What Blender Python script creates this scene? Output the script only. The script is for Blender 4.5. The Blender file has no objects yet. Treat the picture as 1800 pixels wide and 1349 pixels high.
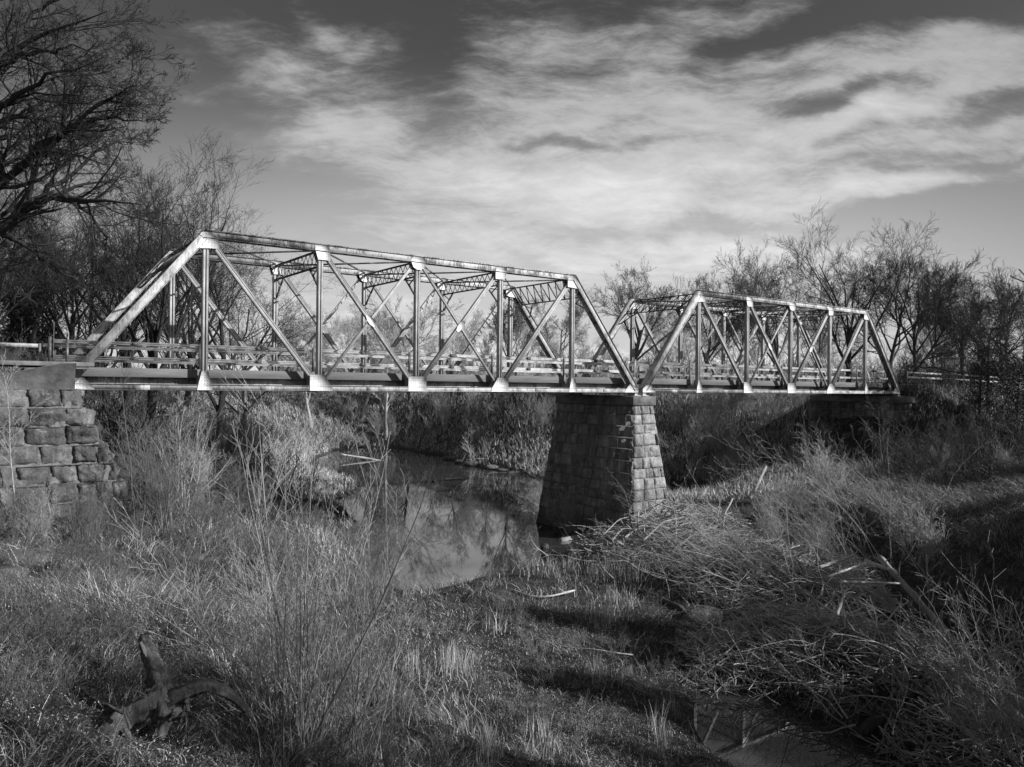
import bpy, math, random
import numpy as np
from mathutils import Vector, Matrix
random.seed(7); RNG = np.random.default_rng(7)
rad = math.radians
scn = bpy.context.scene
COL = scn.collection

# ------------------------------------------------------------------ camera
CAM = np.array([-3.476, -33.607, 0.166]); YAW, PIT, ROL, FPX = rad(54.108), rad(0.143), rad(0.632), 1358.8
FW = np.array([math.cos(YAW)*math.cos(PIT), math.sin(YAW)*math.cos(PIT), math.sin(PIT)])
R0 = np.array([math.sin(YAW), -math.cos(YAW), 0.0]); U0 = np.cross(R0, FW)
RT = math.cos(ROL)*R0 + math.sin(ROL)*U0; UP = -math.sin(ROL)*R0 + math.cos(ROL)*U0
F2 = np.array([math.cos(YAW), math.sin(YAW)]); R2 = np.array([math.sin(YAW), -math.cos(YAW)])
cd = bpy.data.cameras.new('camera'); cam = bpy.data.objects.new('camera', cd); COL.objects.link(cam)
M = Matrix.Identity(4)
for i in range(3):
    M[i][0], M[i][1], M[i][2], M[i][3] = RT[i], UP[i], -FW[i], CAM[i]
cam.matrix_world = M
cd.sensor_width = 36; cd.lens = FPX/1800*36; cd.clip_start = 0.1; cd.clip_end = 5000
scn.camera = cam

# ------------------------------------------------------------------ light
SUN_EL = rad(27); SUN_AZ = math.atan2(-0.80, 0.60)       # direction towards the sun, in the ground plane
sd = Vector((math.cos(SUN_AZ)*math.cos(SUN_EL), math.sin(SUN_AZ)*math.cos(SUN_EL), math.sin(SUN_EL)))
sl = bpy.data.lights.new('sun', 'SUN'); sl.energy = 5.0; sl.angle = rad(0.5); sl.color = (1, 1, 1)
so = bpy.data.objects.new('sun', sl); so.rotation_euler = (-sd).to_track_quat('-Z', 'Y').to_euler(); COL.objects.link(so)
scn.view_settings.view_transform = 'Standard'; scn.view_settings.look = 'None'
scn.view_settings.exposure = 0.22; scn.view_settings.gamma = 1.0
SKY_STRENGTH = 0.11

class NT:
    """tiny node helper"""
    def __init__(s, tree): s.t = tree; s.L = tree.links
    def n(s, typ, **kw):
        nd = s.t.nodes.new(typ)
        for k, v in kw.items(): setattr(nd, k, v)
        return nd
    def put(s, nd, i, v):
        if v is None: return
        if hasattr(v, 'is_output'): s.L.new(v, nd.inputs[i])
        else: nd.inputs[i].default_value = v
    def m(s, op, a, b=None, c=None, clamp=False):
        nd = s.n('ShaderNodeMath', operation=op, use_clamp=clamp)
        s.put(nd, 0, a); s.put(nd, 1, b); s.put(nd, 2, c); return nd.outputs[0]
    def noise(s, vec, scale, det=4, rough=.55, dist=0.0):
        nd = s.n('ShaderNodeTexNoise'); s.put(nd, 'Vector', vec); nd.inputs['Scale'].default_value = scale
        nd.inputs['Detail'].default_value = det; nd.inputs['Roughness'].default_value = rough
        nd.inputs['Distortion'].default_value = dist; return nd.outputs['Fac']
    def mapping(s, vec, loc=(0,0,0), rot=(0,0,0), scale=(1,1,1)):
        nd = s.n('ShaderNodeMapping'); s.put(nd, 'Vector', vec)
        nd.inputs['Location'].default_value = loc; nd.inputs['Rotation'].default_value = rot; nd.inputs['Scale'].default_value = scale
        return nd.outputs[0]
    def rng(s, v, a, b, c=0.0, d=1.0, smooth=False):
        nd = s.n('ShaderNodeMapRange'); s.put(nd, 'Value', v)
        if smooth: nd.interpolation_type = 'SMOOTHSTEP'
        for k, x in (('From Min', a), ('From Max', b), ('To Min', c), ('To Max', d)): nd.inputs[k].default_value = x
        return nd.outputs[0]
    def mix(s, f, a, b):     # floats
        nd = s.n('ShaderNodeMix', data_type='FLOAT'); s.put(nd, 0, f); s.put(nd, 2, a); s.put(nd, 3, b); return nd.outputs[0]

def pix_dir(px, py):
    d = FW*FPX + RT*(px-900) + UP*(674.5-py); return d/np.linalg.norm(d)
def plan(px, py):            # cloud-sheet coordinates of a direction, in the camera's heading frame
    d = pix_dir(px, py); return (d[:2]@R2)/(d[2]+.16), (d[:2]@F2)/(d[2]+.16)

def build_world():
    w = bpy.data.worlds.new('World'); scn.world = w; w.use_nodes = True
    t = w.node_tree; t.nodes.clear(); N = NT(t)
    sky = N.n('ShaderNodeTexSky', sky_type='NISHITA', sun_disc=False)
    sky.sun_elevation = SUN_EL; sky.sun_rotation = math.pi/2-SUN_AZ; sky.air_density = 1.0; sky.dust_density = 0.6; sky.ozone_density = 2.0
    sep = N.n('ShaderNodeSeparateColor'); N.L.new(sky.outputs[0], sep.inputs[0])
    # the photograph is black and white, shot with a red response: a dark blue sky
    base = N.m('ADD', N.m('MULTIPLY', sep.outputs[0], .95), N.m('MULTIPLY', sep.outputs[1], .05))
    tc = N.n('ShaderNodeTexCoord')
    d = tc.outputs['Generated']
    rot = N.mapping(d, rot=(0, 0, math.pi/2-YAW))     # x = camera right, y = ahead
    s3 = N.n('ShaderNodeSeparateXYZ'); N.L.new(rot, s3.inputs[0])
    den = N.m('ADD', N.m('MAXIMUM', s3.outputs[2], 0.0), .16)
    cx = N.m('DIVIDE', s3.outputs[0], den); cy = N.m('DIVIDE', s3.outputs[1], den)
    cb = N.n('ShaderNodeCombineXYZ'); N.L.new(cx, cb.inputs[0]); N.L.new(cy, cb.inputs[1])
    P = cb.outputs[0]
    yy = N.m('MAXIMUM', s3.outputs[1], .15)
    c2 = N.n('ShaderNodeCombineXYZ'); N.L.new(N.m('DIVIDE', s3.outputs[0], yy), c2.inputs[0]); N.L.new(N.m('DIVIDE', s3.outputs[2], yy), c2.inputs[1])
    T = c2.outputs[0]                                   # azimuth / elevation chart of the half sky ahead
    def warped(v, sc, amt, det=3):
        w_ = N.n('ShaderNodeTexNoise'); N.L.new(v, w_.inputs['Vector']); w_.inputs['Scale'].default_value = sc; w_.inputs['Detail'].default_value = det
        v0 = N.n('ShaderNodeVectorMath', operation='SUBTRACT'); N.L.new(w_.outputs['Color'], v0.inputs[0]); v0.inputs[1].default_value = (.5, .5, .5)
        va = N.n('ShaderNodeVectorMath', operation='MULTIPLY_ADD'); N.L.new(v0.outputs[0], va.inputs[0]); va.inputs[1].default_value = (amt, amt, 0); N.L.new(v, va.inputs[2]); return va.outputs[0]
    Q = warped(P, 1.1, .8)
    big = N.noise(N.mapping(Q, loc=(3.1, 1.7, 0), rot=(0, 0, rad(-30)), scale=(.8, 1.6, 1)), 1.2, 4, .55)
    mid = N.noise(N.mapping(Q, loc=(8.3, 4.7, 0), rot=(0, 0, rad(-24)), scale=(1.0, 2.3, 1)), 2.2, 7, .62)
    wsp = N.noise(N.mapping(warped(T, 3.0, .22, 4), loc=(2.2, .6, 0), rot=(0, 0, rad(-14)), scale=(1.4, 6.4, 1)), 2.8, 8, .70)     # wisps
    fine = N.noise(N.mapping(warped(T, 7.0, .05, 2), loc=(5.2, 1.6, 0), rot=(0, 0, rad(-22)), scale=(2.2, 6.5, 1)), 9.0, 6, .72)
    dens = N.m('ADD', N.m('ADD', N.m('MULTIPLY', big, .8), N.m('MULTIPLY', mid, .6)), N.m('ADD', N.m('MULTIPLY', wsp, 1.1), N.m('MULTIPLY', fine, .52)))
    dens = N.m('SUBTRACT', dens, 1.51+CLOUD_BASE)
    T2 = warped(T, 5.0, .14, 5)
    for (px, py, rx, ry, a, amt) in CLOUDS:             # where the cloud sheet is thick or torn open
        d0 = pix_dir(px, py); f_ = d0[:2]@F2; x, y = (d0[:2]@R2)/f_, d0[2]/f_
        mp = N.mapping(T2, loc=(-x, -y, 0)); mp = N.mapping(mp, rot=(0, 0, rad(-a))); mp = N.mapping(mp, scale=(FPX/rx, FPX/ry, 1))
        ln = N.n('ShaderNodeVectorMath', operation='LENGTH'); N.L.new(mp, ln.inputs[0])
        dens = N.m('ADD', dens, N.rng(ln.outputs['Value'], 1.3, 0.0, 0.0, amt, True))
    cov = N.rng(dens, -.14, .46, 0, 1, True)
    lum = N.mix(N.rng(dens, .1, 1.0, 0, 1), CLOUD_LO, CLOUD_HI)
    lum = N.m('MULTIPLY', lum, N.m('MULTIPLY', N.rng(s3.outputs[2], .15, .46, 1.0, .55), N.rng(N.m('ABSOLUTE', N.m('SUBTRACT', N.m('DIVIDE', s3.outputs[0], yy), .06)), .3, .85, 1.0, .7, True)))
    hz = N.rng(s3.outputs[2], -.06, .40, 1, 0, True)
    ax = N.m('ABSOLUTE', N.m('SUBTRACT', N.m('DIVIDE', s3.outputs[0], yy), .06)); hz = N.m('MULTIPLY', hz, N.rng(ax, .15, .80, 1.0, .38, True))
    base2 = N.mix(hz, N.m('MULTIPLY', base, SKYDARK), HORIZON)
    val = N.mix(cov, base2, lum)
    # the bright cloud sheet lies ahead; the half of the sky behind is clear and deep
    val = N.mix(N.rng(s3.outputs[1], -.25, .35, 0, 1, True), N.m('MULTIPLY', base, .9), val)
    val = N.m('MULTIPLY', val, N.rng(s3.outputs[2], -.12, -.02, .12, 1.0))
    bg = N.n('ShaderNodeBackground'); 
    cc = N.n('ShaderNodeCombineColor')
    for i in range(3): N.L.new(val, cc.inputs[i])
    N.L.new(cc.outputs[0], bg.inputs[0]); bg.inputs[1].default_value = SKY_STRENGTH
    out = N.n('ShaderNodeOutputWorld'); N.L.new(bg.outputs[0], out.inputs[0])
CLOUD_LO, CLOUD_HI, SKYDARK, HORIZON, CLOUD_BASE = 3.5, 7.6, .50, 7.8, .07
CLOUDS = [(470, 110, 340, 60, -8, .30), (590, 240, 190, 55, 18, .42), (600, 50, 160, 35, -30, .25), (1150, 400, 900, 260, 0, .66), (930, 100, 170, 80, 25, .28), (1120, 130, 200, 50, 20, .2),
          (1600, 190, 600, 160, 5, .6), (1740, 90, 220, 60, 10, .2), (1500, 155, 190, 30, 4, -.6), (1680, 220, 330, 34, 10, -.6), (1560, 285, 320, 28, 8, -.4), (1700, 300, 200, 16, 6, -.4),
          (1740, 366, 360, 36, 4, -.8), (1690, 400, 280, 26, 3, -.5), (1760, 5, 400, 60, 0, -.7), (1320, 60, 170, 30, 20, -.3), (735, 110, 80, 170, 0, -.2), (1790, 460, 300, 50, 0, -.7),
          (1250, 415, 300, 26, 3, -.4), (1010, 245, 200, 14, 2, -.3), (100, 350, 420, 450, 0, -.45), (400, 380, 260, 110, 0, -.35), (1080, 330, 240, 60, 5, .3), (1250, 20, 300, 50, 15, .3)]
build_world()

# ------------------------------------------------------------------ helpers
def link(o, parent=None):
    COL.objects.link(o)
    if parent is not None: o.parent = parent
    return o
def tag(o, label=None, cat=None, group=None, kind=None):
    if label: o['label'] = label
    if cat: o['category'] = cat
    if group: o['group'] = group
    if kind: o['kind'] = kind
    return o
def empty(name, loc=(0,0,0), rz=0.0):
    o = bpy.data.objects.new(name, None); o.location = loc; o.rotation_euler = (0, 0, rz); o.empty_display_size = .2
    return link(o)
def mesh_np(name, V, faces, mat, parent=None, var=None, smooth=False, mats=None, midx=None):
    """V (n,3); faces list of int arrays (m,k)"""
    me = bpy.data.meshes.new(name)
    V = np.asarray(V, dtype=np.float32); me.vertices.add(len(V)); me.vertices.foreach_set('co', V.ravel())
    faces = [np.asarray(f, dtype=np.int32) for f in faces if len(f)]
    loops = np.concatenate([f.ravel() for f in faces]); sizes = np.concatenate([np.full(len(f), f.shape[1], dtype=np.int32) for f in faces])
    starts = np.concatenate([[0], np.cumsum(sizes)[:-1]]).astype(np.int32)
    me.loops.add(len(loops)); me.loops.foreach_set('vertex_index', loops.astype(np.int32))
    me.polygons.add(len(sizes)); me.polygons.foreach_set('loop_start', starts)
    try: me.polygons.foreach_set('loop_total', sizes)
    except Exception: pass
    if smooth: me.polygons.foreach_set('use_smooth', np.ones(len(sizes), dtype=bool))
    if var is not None:
        at = me.attributes.new('var', 'FLOAT', 'POINT'); at.data.foreach_set('value', np.asarray(var, dtype=np.float32))
    for m_ in (mats or [mat]): me.materials.append(m_)
    if midx is not None: me.polygons.foreach_set('material_index', np.asarray(midx, dtype=np.int32))
    me.update(calc_edges=True); me.validate(clean_customdata=False)
    o = bpy.data.objects.new(name, me); return link(o, parent)

class MB:
    def __init__(s): s.v = []; s.q = []; s.t = []; s.var = []; s.qm = []; s.tm = []
    def box8(s, P, m=0, var=.5):
        b = len(s.v); s.v += [tuple(p) for p in P]; s.var += [var]*8
        for f in ((0,1,2,3),(7,6,5,4),(0,4,5,1),(1,5,6,2),(2,6,7,3),(3,7,4,0)): s.q.append([b+i for i in f]); s.qm.append(m)
    def box(s, lo, hi, m=0, var=.5):
        x0,y0,z0 = lo; x1,y1,z1 = hi
        s.box8([(x0,y0,z0),(x0,y1,z0),(x1,y1,z0),(x1,y0,z0),(x0,y0,z1),(x0,y1,z1),(x1,y1,z1),(x1,y0,z1)], m, var)
    def bar(s, a, b, w, h, side=(0,1,0), off=(0,0), m=0, var=.5):
        """box from a to b; w is its size along 'side', h along the third axis; off shifts (side, third)"""
        a = Vector(a); b = Vector(b); t = (b-a).normalized(); sv = Vector(side); sv = (sv - t*sv.dot(t)).normalized(); n = t.cross(sv).normalized()
        if n.z < -1e-6: n = -n
        o = sv*off[0] + n*off[1]; P = []
        for c in (a, b):
            for (i, j) in ((-1,-1),(1,-1),(1,1),(-1,1)): P.append(c + o + sv*(i*w/2) + n*(j*h/2))
        s.box8(P, m, var)
    def prism(s, poly, y0, y1, m=0, var=.5):          # polygon in XZ, extruded along Y
        n = len(poly); b = len(s.v)
        for y in (y0, y1): s.v += [(p[0], y, p[1]) for p in poly]; s.var += [var]*n
        for i in range(n): j = (i+1) % n; s.q.append([b+i, b+j, b+n+j, b+n+i]); s.qm.append(m)
        for k in range(1, n-1): s.t.append([b, b+k, b+k+1]); s.t.append([b+n, b+n+k+1, b+n+k]); s.tm += [m, m]
    def cyl(s, a, b, r0, r1=None, n=8, m=0, var=.5):
        r1 = r0 if r1 is None else r1; a = Vector(a); b = Vector(b); t = (b-a).normalized()
        u = t.orthogonal().normalized(); w = t.cross(u); k = len(s.v)
        for c, r in ((a, r0), (b, r1)):
            for i in range(n): an = 2*math.pi*i/n; s.v.append(tuple(c + u*math.cos(an)*r + w*math.sin(an)*r)); s.var.append(var)
        for i in range(n): j = (i+1) % n; s.q.append([k+i, k+j, k+n+j, k+n+i]); s.qm.append(m)
        s.v += [tuple(a), tuple(b)]; s.var += [var]*2
        for i in range(n): j = (i+1) % n; s.t += [[k+2*n, k+j, k+i], [k+2*n+1, k+n+i, k+n+j]]; s.tm += [m, m]
    def build(s, name, mat, parent=None, mats=None, bevel=0.0, smooth=False):
        fl = []; mi = []
        if s.q: fl.append(np.array(s.q)); mi += s.qm
        if s.t: fl.append(np.array(s.t)); mi += s.tm
        o = mesh_np(name, np.array([tuple(v) for v in s.v]), fl, mat, parent, var=s.var, mats=mats, midx=mi if mats else None, smooth=smooth)
        if bevel:
            b = o.modifiers.new('bevel', 'BEVEL'); b.width = bevel; b.segments = 1; b.limit_method = 'ANGLE'
        return o

def copy_tree(o, parent=None):
    c = o.copy(); COL.objects.link(c); c.parent = parent
    for ch in KIDS(o): copy_tree(ch, c)
    return c
def KIDS(o): return [c for c in bpy.data.objects if c.parent == o]

# ------------------------------------------------------------------ materials (greys: the photograph is black and white)
def mat_new(name):
    m = bpy.data.materials.new(name); m.use_nodes = True; t = m.node_tree; N = NT(t); b = t.nodes['Principled BSDF']
    return m, N, b
def grey(N, v, sock):
    cc = N.n('ShaderNodeCombineColor')
    for i in range(3): N.put(cc, i, v)
    N.L.new(cc.outputs[0], sock)
def bump(N, b, h, strength, dist=.02):
    bp = N.n('ShaderNodeBump'); N.put(bp, 'Height', h); bp.inputs['Strength'].default_value = strength; bp.inputs['Distance'].default_value = dist
    N.L.new(bp.outputs[0], b.inputs['Normal'])
def mat_noise(name, lo, hi, scale=3, rough=.9, det=6, bmp=.3, bscale=20, stretch=(1,1,1), lo2=None, use_var=0.0, spec=.2):
    m, N, b = mat_new(name); tc = N.n('ShaderNodeTexCoord'); v = N.mapping(tc.outputs['Object'], scale=stretch)
    n1 = N.noise(v, scale, det, .6); f = N.rng(n1, .32, .68)
    col = N.mix(f, lo, hi)
    if use_var:
        at = N.n('ShaderNodeAttribute', attribute_name='var'); col = N.m('MULTIPLY', col, N.rng(at.outputs['Fac'], 0, 1, 1-use_var, 1+use_var))
    grey(N, col, b.inputs['Base Color']); b.inputs['Roughness'].default_value = rough; b.inputs['Specular IOR Level'].default_value = spec
    if bmp: bump(N, b, N.noise(v, bscale, 5, .6), bmp)
    return m
def mat_paint(name, pale, rust, cover, scale=1.6, streak=6, soft=.04):
    """peeling pale paint over rusted steel; cover = share of surviving paint"""
    m, N, b = mat_new(name); tc = N.n('ShaderNodeTexCoord'); oi = N.n('ShaderNodeObjectInfo')
    va = N.n('ShaderNodeVectorMath', operation='ADD'); N.L.new(tc.outputs['Object'], va.inputs[0])
    cb = N.n('ShaderNodeCombineXYZ'); N.L.new(N.m('MULTIPLY', oi.outputs['Random'], 37), cb.inputs[0]); N.L.new(N.m('MULTIPLY', oi.outputs['Random'], 11), cb.inputs[2]); N.L.new(cb.outputs[0], va.inputs[1])
    v = va.outputs[0]
    a = N.noise(v, scale, 5, .6); s = N.noise(N.mapping(v, scale=(streak, streak, .8)), 2.4, 5, .6); f = N.noise(v, 24, 4, .7)
    x = N.m('ADD', N.m('ADD', N.m('MULTIPLY', a, .5), N.m('MULTIPLY', s, .35)), N.m('MULTIPLY', f, .15))
    c = .5 + (.5-cover)*.45
    msk = N.rng(x, c-soft, c+soft)
    pal = N.m('MULTIPLY', pale, N.rng(N.noise(v, 5, 5, .65), .3, .7, .78, 1.08)); rst = N.m('MULTIPLY', rust, N.rng(N.noise(v, 9, 5, .65), .3, .7, .6, 1.5))
    grey(N, N.mix(msk, rst, pal), b.inputs['Base Color']); b.inputs['Roughness'].default_value = .62; b.inputs['Specular IOR Level'].default_value = .35
    bump(N, b, N.m('ADD', msk, N.m('MULTIPLY', f, .6)), .25, .01)
    return m
MT = {}
MT['paint'] = mat_paint('weathered_white_paint', .52, .15, .56, soft=.07)
MT['paint_mid'] = mat_paint('worn_paint', .55, .14, .52)
MT['paint_dark'] = mat_paint('mostly_rusted_steel', .38, .07, .36)
MT['gusset'] = mat_paint('gusset_paint', .74, .22, .78, soft=.06)
MT['rivet'] = mat_noise('rivet_steel', .10, .16, 10, .6)
MT['rail'] = mat_paint('galvanised_rail', .60, .20, .52, .5, 1.2, .08)
MT['paint_post'] = mat_paint('dulled_paint', .52, .17, .58, 1.0, 2.0, .16)
MT['concrete'] = mat_noise('old_concrete', .07, .22, 1.6, .92, 12, 1.0, 9)
MT['fascia'] = mat_noise('fascia_timber', .13, .20, 2.5, .9, 8, .4, 18, (.25, 1, 2))
MT['asphalt'] = mat_noise('road_surface', .07, .12, 5, .95, 6, .5, 60)

def mat_stone():
    m, N, b = mat_new('rock_faced_sandstone'); tc = N.n('ShaderNodeTexCoord'); v = tc.outputs['Object']
    at = N.n('ShaderNodeAttribute', attribute_name='var')
    n1 = N.noise(v, 1.7, 7, .65); n2 = N.noise(v, 11, 6, .7)
    k = N.mix(at.outputs['Fac'], .13, .50); k = N.m('MULTIPLY', k, N.rng(n1, .3, .7, .65, 1.3)); k = N.m('MULTIPLY', k, N.rng(n2, .3, .75, .72, 1.25))
    stn = N.noise(N.mapping(v, scale=(1.6, 1.6, .22)), 1.5, 6, .7); k = N.m('MULTIPLY', k, N.rng(stn, .36, .62, .55, 1.2))
    sz = N.n('ShaderNodeSeparateXYZ'); N.L.new(v, sz.inputs[0])
    wl = N.m('ADD', sz.outputs[2], N.m('MULTIPLY', N.noise(v, 1.5, 4, .6), .7)); k = N.m('MULTIPLY', k, N.rng(wl, .9, 1.5, .62, 1.0))   # silt and damp near the base
    lich = N.rng(N.noise(v, 4.2, 8, .72), .58, .70); k = N.mix(N.m('MULTIPLY', lich, .6), k, .55)
    grey(N, k, b.inputs['Base Color']); b.inputs['Roughness'].default_value = .95; b.inputs['Specular IOR Level'].default_value = .15
    bump(N, b, N.m('ADD', N.m('ADD', n2, N.m('MULTIPLY', N.noise(v, 34, 5, .7), .5)), N.noise(v, 5, 4, .6)), 1.0, .07)
    return m
MT['stone'] = mat_stone()
MT['mortar_dark'] = mat_noise('crumbling_mortar', .09, .20, 6, .95, 6, .6, 20)
MT['mortar'] = mat_noise('mortar', .20, .36, 6, .95, 6, .4, 30)

def mat_bark(name, lo, hi, stretch=(5, 5, 1)):
    m, N, b = mat_new(name); tc = N.n('ShaderNodeTexCoord'); v = tc.outputs['Object']
    n1 = N.noise(N.mapping(v, scale=stretch), 2.2, 6, .65); n2 = N.noise(v, 1.1, 3, .6); oi = N.n('ShaderNodeObjectInfo')
    k = N.mix(N.rng(N.m('ADD', N.m('MULTIPLY', n1, .7), N.m('MULTIPLY', n2, .3)), .36, .64), lo, hi)
    k = N.m('MULTIPLY', k, N.rng(oi.outputs['Random'], 0, 1, .8, 1.2))
    grey(N, k, b.inputs['Base Color']); b.inputs['Roughness'].default_value = .9; b.inputs['Specular IOR Level'].default_value = .2
    bump(N, b, n1, .8, .05)
    return m
MT['bark_black'] = mat_bark('near_black_bark', .016, .05)
MT['bark_dark'] = mat_bark('dark_bark', .035, .10)
MT['bark'] = mat_bark('grey_bark', .09, .22)
MT['bark_pale'] = mat_bark('pale_twig_bark', .24, .46)
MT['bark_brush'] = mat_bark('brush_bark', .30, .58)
MT['log'] = mat_bark('weathered_log', .16, .42, (9, 9, 1.2))
MT['log_pale'] = mat_bark('pale_driftwood', .30, .58, (9, 9, 1.2))
MT['log_white'] = mat_bark('bleached_driftwood', .42, .68, (9, 9, 1.2))
MT['stump'] = mat_bark('stump_wood', .035, .14, (6, 6, 2))

def mat_grass(name, lo, hi, trans=.3):
    m, N, b = mat_new(name); at = N.n('ShaderNodeAttribute', attribute_name='var')
    grey(N, N.mix(at.outputs['Fac'], lo, hi), b.inputs['Base Color']); b.inputs['Roughness'].default_value = .6; b.inputs['Specular IOR Level'].default_value = .3
    return m
MT['grass'] = mat_grass('dry_grass', .035, .68)
MT['straw'] = mat_grass('pale_straw', .30, .78)
MT['leaf'] = mat_grass('evergreen_leaf', .025, .07)

def mat_ground():
    m, N, b = mat_new('ground'); tc = N.n('ShaderNodeTexCoord'); v = tc.outputs['Object']
    n1 = N.noise(v, .22, 5, .6); n2 = N.noise(v, 2.3, 8, .68); n3 = N.noise(v, 17, 6, .7)
    vo = N.n('ShaderNodeTexVoronoi'); N.L.new(v, vo.inputs['Vector']); vo.inputs['Scale'].default_value = 22
    sp = N.n('ShaderNodeSeparateColor'); N.L.new(vo.outputs['Color'], sp.inputs[0])
    litter = N.rng(sp.outputs[0], .72, .95)
    k = N.mix(N.rng(n1, .35, .65), .045, .09); k = N.m('MULTIPLY', k, N.rng(n2, .3, .7, .55, 1.5)); k = N.m('MULTIPLY', k, N.rng(n3, .3, .7, .6, 1.4))
    k = N.mix(N.m('MULTIPLY', litter, N.rng(n2, .4, .6)), k, .26)
    grey(N, k, b.inputs['Base Color']); b.inputs['Roughness'].default_value = .95; b.inputs['Specular IOR Level'].default_value = .1
    bump(N, b, N.m('ADD', n3, N.m('MULTIPLY', vo.outputs['Distance'], .8)), 1.0, .08)
    return m
MT['ground'] = mat_ground()
def mat_water():
    m, N, b = mat_new('creek_water'); tc = N.n('ShaderNodeTexCoord'); v = tc.outputs['Object']
    grey(N, .045, b.inputs['Base Color']); b.inputs['Roughness'].default_value = .02; b.inputs['IOR'].default_value = 1.9
    b.inputs['Specular IOR Level'].default_value = .75
    bump(N, b, N.m('ADD', N.noise(v, .7, 2, .5), N.m('MULTIPLY', N.noise(v, 3.0, 2, .5), .10)), .02, .05)
    return m
MT['water'] = mat_water()

# ------------------------------------------------------------------ ground
ZW = -9.0
def gpx(px, py, Z):
    d = FW*FPX + RT*(px-900) + UP*(674.5-py); t = (Z-CAM[2])/d[2]; p = CAM + d*t; return p[0], p[1]
def uv_of(x, y):
    dx = np.asarray(x)-CAM[0]; dy = np.asarray(y)-CAM[1]
    return dx*R2[0]+dy*R2[1], dx*F2[0]+dy*F2[1]
def xy_of(u, v):
    return CAM[0]+R2[0]*u+F2[0]*v, CAM[1]+R2[1]*u+F2[1]*v
def at(px, v):                                  # ground position under an image column at a depth
    return xy_of((px-900)/FPX*v, v)
CP = []   # (u, v, z)
def cp(px, py, Z):
    Z -= .5*min(1, max(0, (-Z-5)/2))
    x, y = gpx(px, py, Z); u, v = uv_of(x, y); CP.append((float(u), float(v), Z))
def cv(px, v, Z):
    Z -= .5*min(1, max(0, (-Z-5)/2)); CP.append(((px-900)/FPX*v, v, Z))
# left bank, running down from the abutment to the pool
for a in [(240,905,-4.9),(100,930,-4.7),(0,960,-4.5),(-250,950,-4.2),(0,1100,-4.3),(0,1349,-4.1),(200,1349,-4.4),(-300,1300,-3.8),(350,1349,-4.8),(200,1150,-4.8),(600,1349,-6.2),
          (400,1100,-5.4),(450,980,-6.0),(600,950,-7.5),(350,930,-5.4),(550,1150,-6.4),(850,1349,-7.2),(700,1200,-7.3),
          (850,1100,-7.8),(1000,1200,-7.8),(1100,1349,-7.9),(1270,1349,-8.3),(900,1010,-8.15),(1000,1000,-8.15),(1100,1100,-8.2),(1050,960,-8.3),(1200,1230,-8.3),
          (640,1030,-8.2),(730,1045,-8.2),(600,965,-8.3),(585,900,-8.2),(660,965,-9.1),(650,900,-9.3),(690,1005,-9.1),(640,1000,-8.6),(800,1040,-8.25),
          # pool and creek beds
          (730,1000,-9.3),(780,940,-9.8),(800,880,-9.9),(760,830,-9.8),(690,800,-9.3),(850,900,-9.8),(1000,890,-9.8),(1180,890,-9.5),(1230,880,-9.6),(720,900,-9.8),(860,850,-9.8),
          (1235,1100,-8.3),(1310,1215,-8.6),(1390,1320,-9.2),(1470,1349,-9.0),(560,885,-7.8),(580,905,-7.9),(1270,1010,-7.4),(1190,960,-6.9),(1110,985,-7.7),(1300,930,-7.2),(1400,1010,-7.2),(1480,1180,-7.6),(1700,1250,-7.7),(1640,1320,-8.2),(1380,1090,-7.4),(1330,1060,-8.0),(1800,1349,-7.6),(1160,1050,-8.1),
          # grassy spit and left side of the pool
          (610,858,-8.2),(560,830,-7.9),(450,850,-6.8),(330,850,-6.2),(560,790,-8.0),
          # right bank with its cut edge
          (1350,850,-7.9),(1430,900,-7.4),(1500,895,-6.0),(1500,860,-5.6),(1600,880,-5.7),(1700,880,-5.6),(1800,930,-5.6),(1950,960,-5.0),
          (1400,840,-6.6),(1500,1010,-7.9),(1620,1020,-7.9),(1800,1100,-7.9),(1950,1150,-8.0),(1700,820,-4.6)]: cp(*a)
# far bank: foot, then top
for a in [(600,112,-7.6),(700,114,-7.6),(800,100,-7.7),(880,84,-8.1),(950,78,-8.1),(1050,70,-8.1),(1150,66,-8.1),(1250,64,-8.0),
          (500,100,-7.2),(400,80,-6.0),(300,62,-5.0),(600,128,-1.2),(700,130,-1.0),(800,116,-1.0),(900,100,-1.2),(1000,95,-1.2),(1100,92,-1.5),(1200,92,-1.8),(1300,88,-2.4),(1400,80,-2.8),(1320,70,-5.6),(1400,66,-6.2),
          (450,118,-1.2),(330,90,-1.5),(250,66,-1.5),(150,50,-1.2),(60,42,-1.0),(230,40,-3.6),(600,200,-.9),(1000,200,-.9),(1400,200,-.9),(200,200,-.9),(1700,200,-.9),(1750,80,-1.8),(2000,60,-3.0),(-200,60,-.8),
          (900,400,-.8),(100,500,-.8),(1700,500,-.8),(900,-30,-4.5),(-100,-20,-3.5),(1900,-10,-6)]: cv(*a)
CP = np.array(CP)
def _k(d2): return np.sqrt(d2+9.0)
_n = len(CP); _D = ((CP[:, None, :2]-CP[None, :, :2])**2).sum(-1)
_A = np.zeros((_n+1, _n+1)); _A[:_n, :_n] = _k(_D) - np.eye(_n)*.12; _A[:_n, _n] = 1; _A[_n, :_n] = 1
_w = np.linalg.solve(_A, np.append(CP[:, 2], 0))
def h_raw(u, v):
    z = np.full(u.shape, _w[-1])
    for i in range(_n): z += _w[i]*_k((u-CP[i, 0])**2+(v-CP[i, 1])**2)
    return z
_tab = np.random.default_rng(3).random((256, 256))
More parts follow.
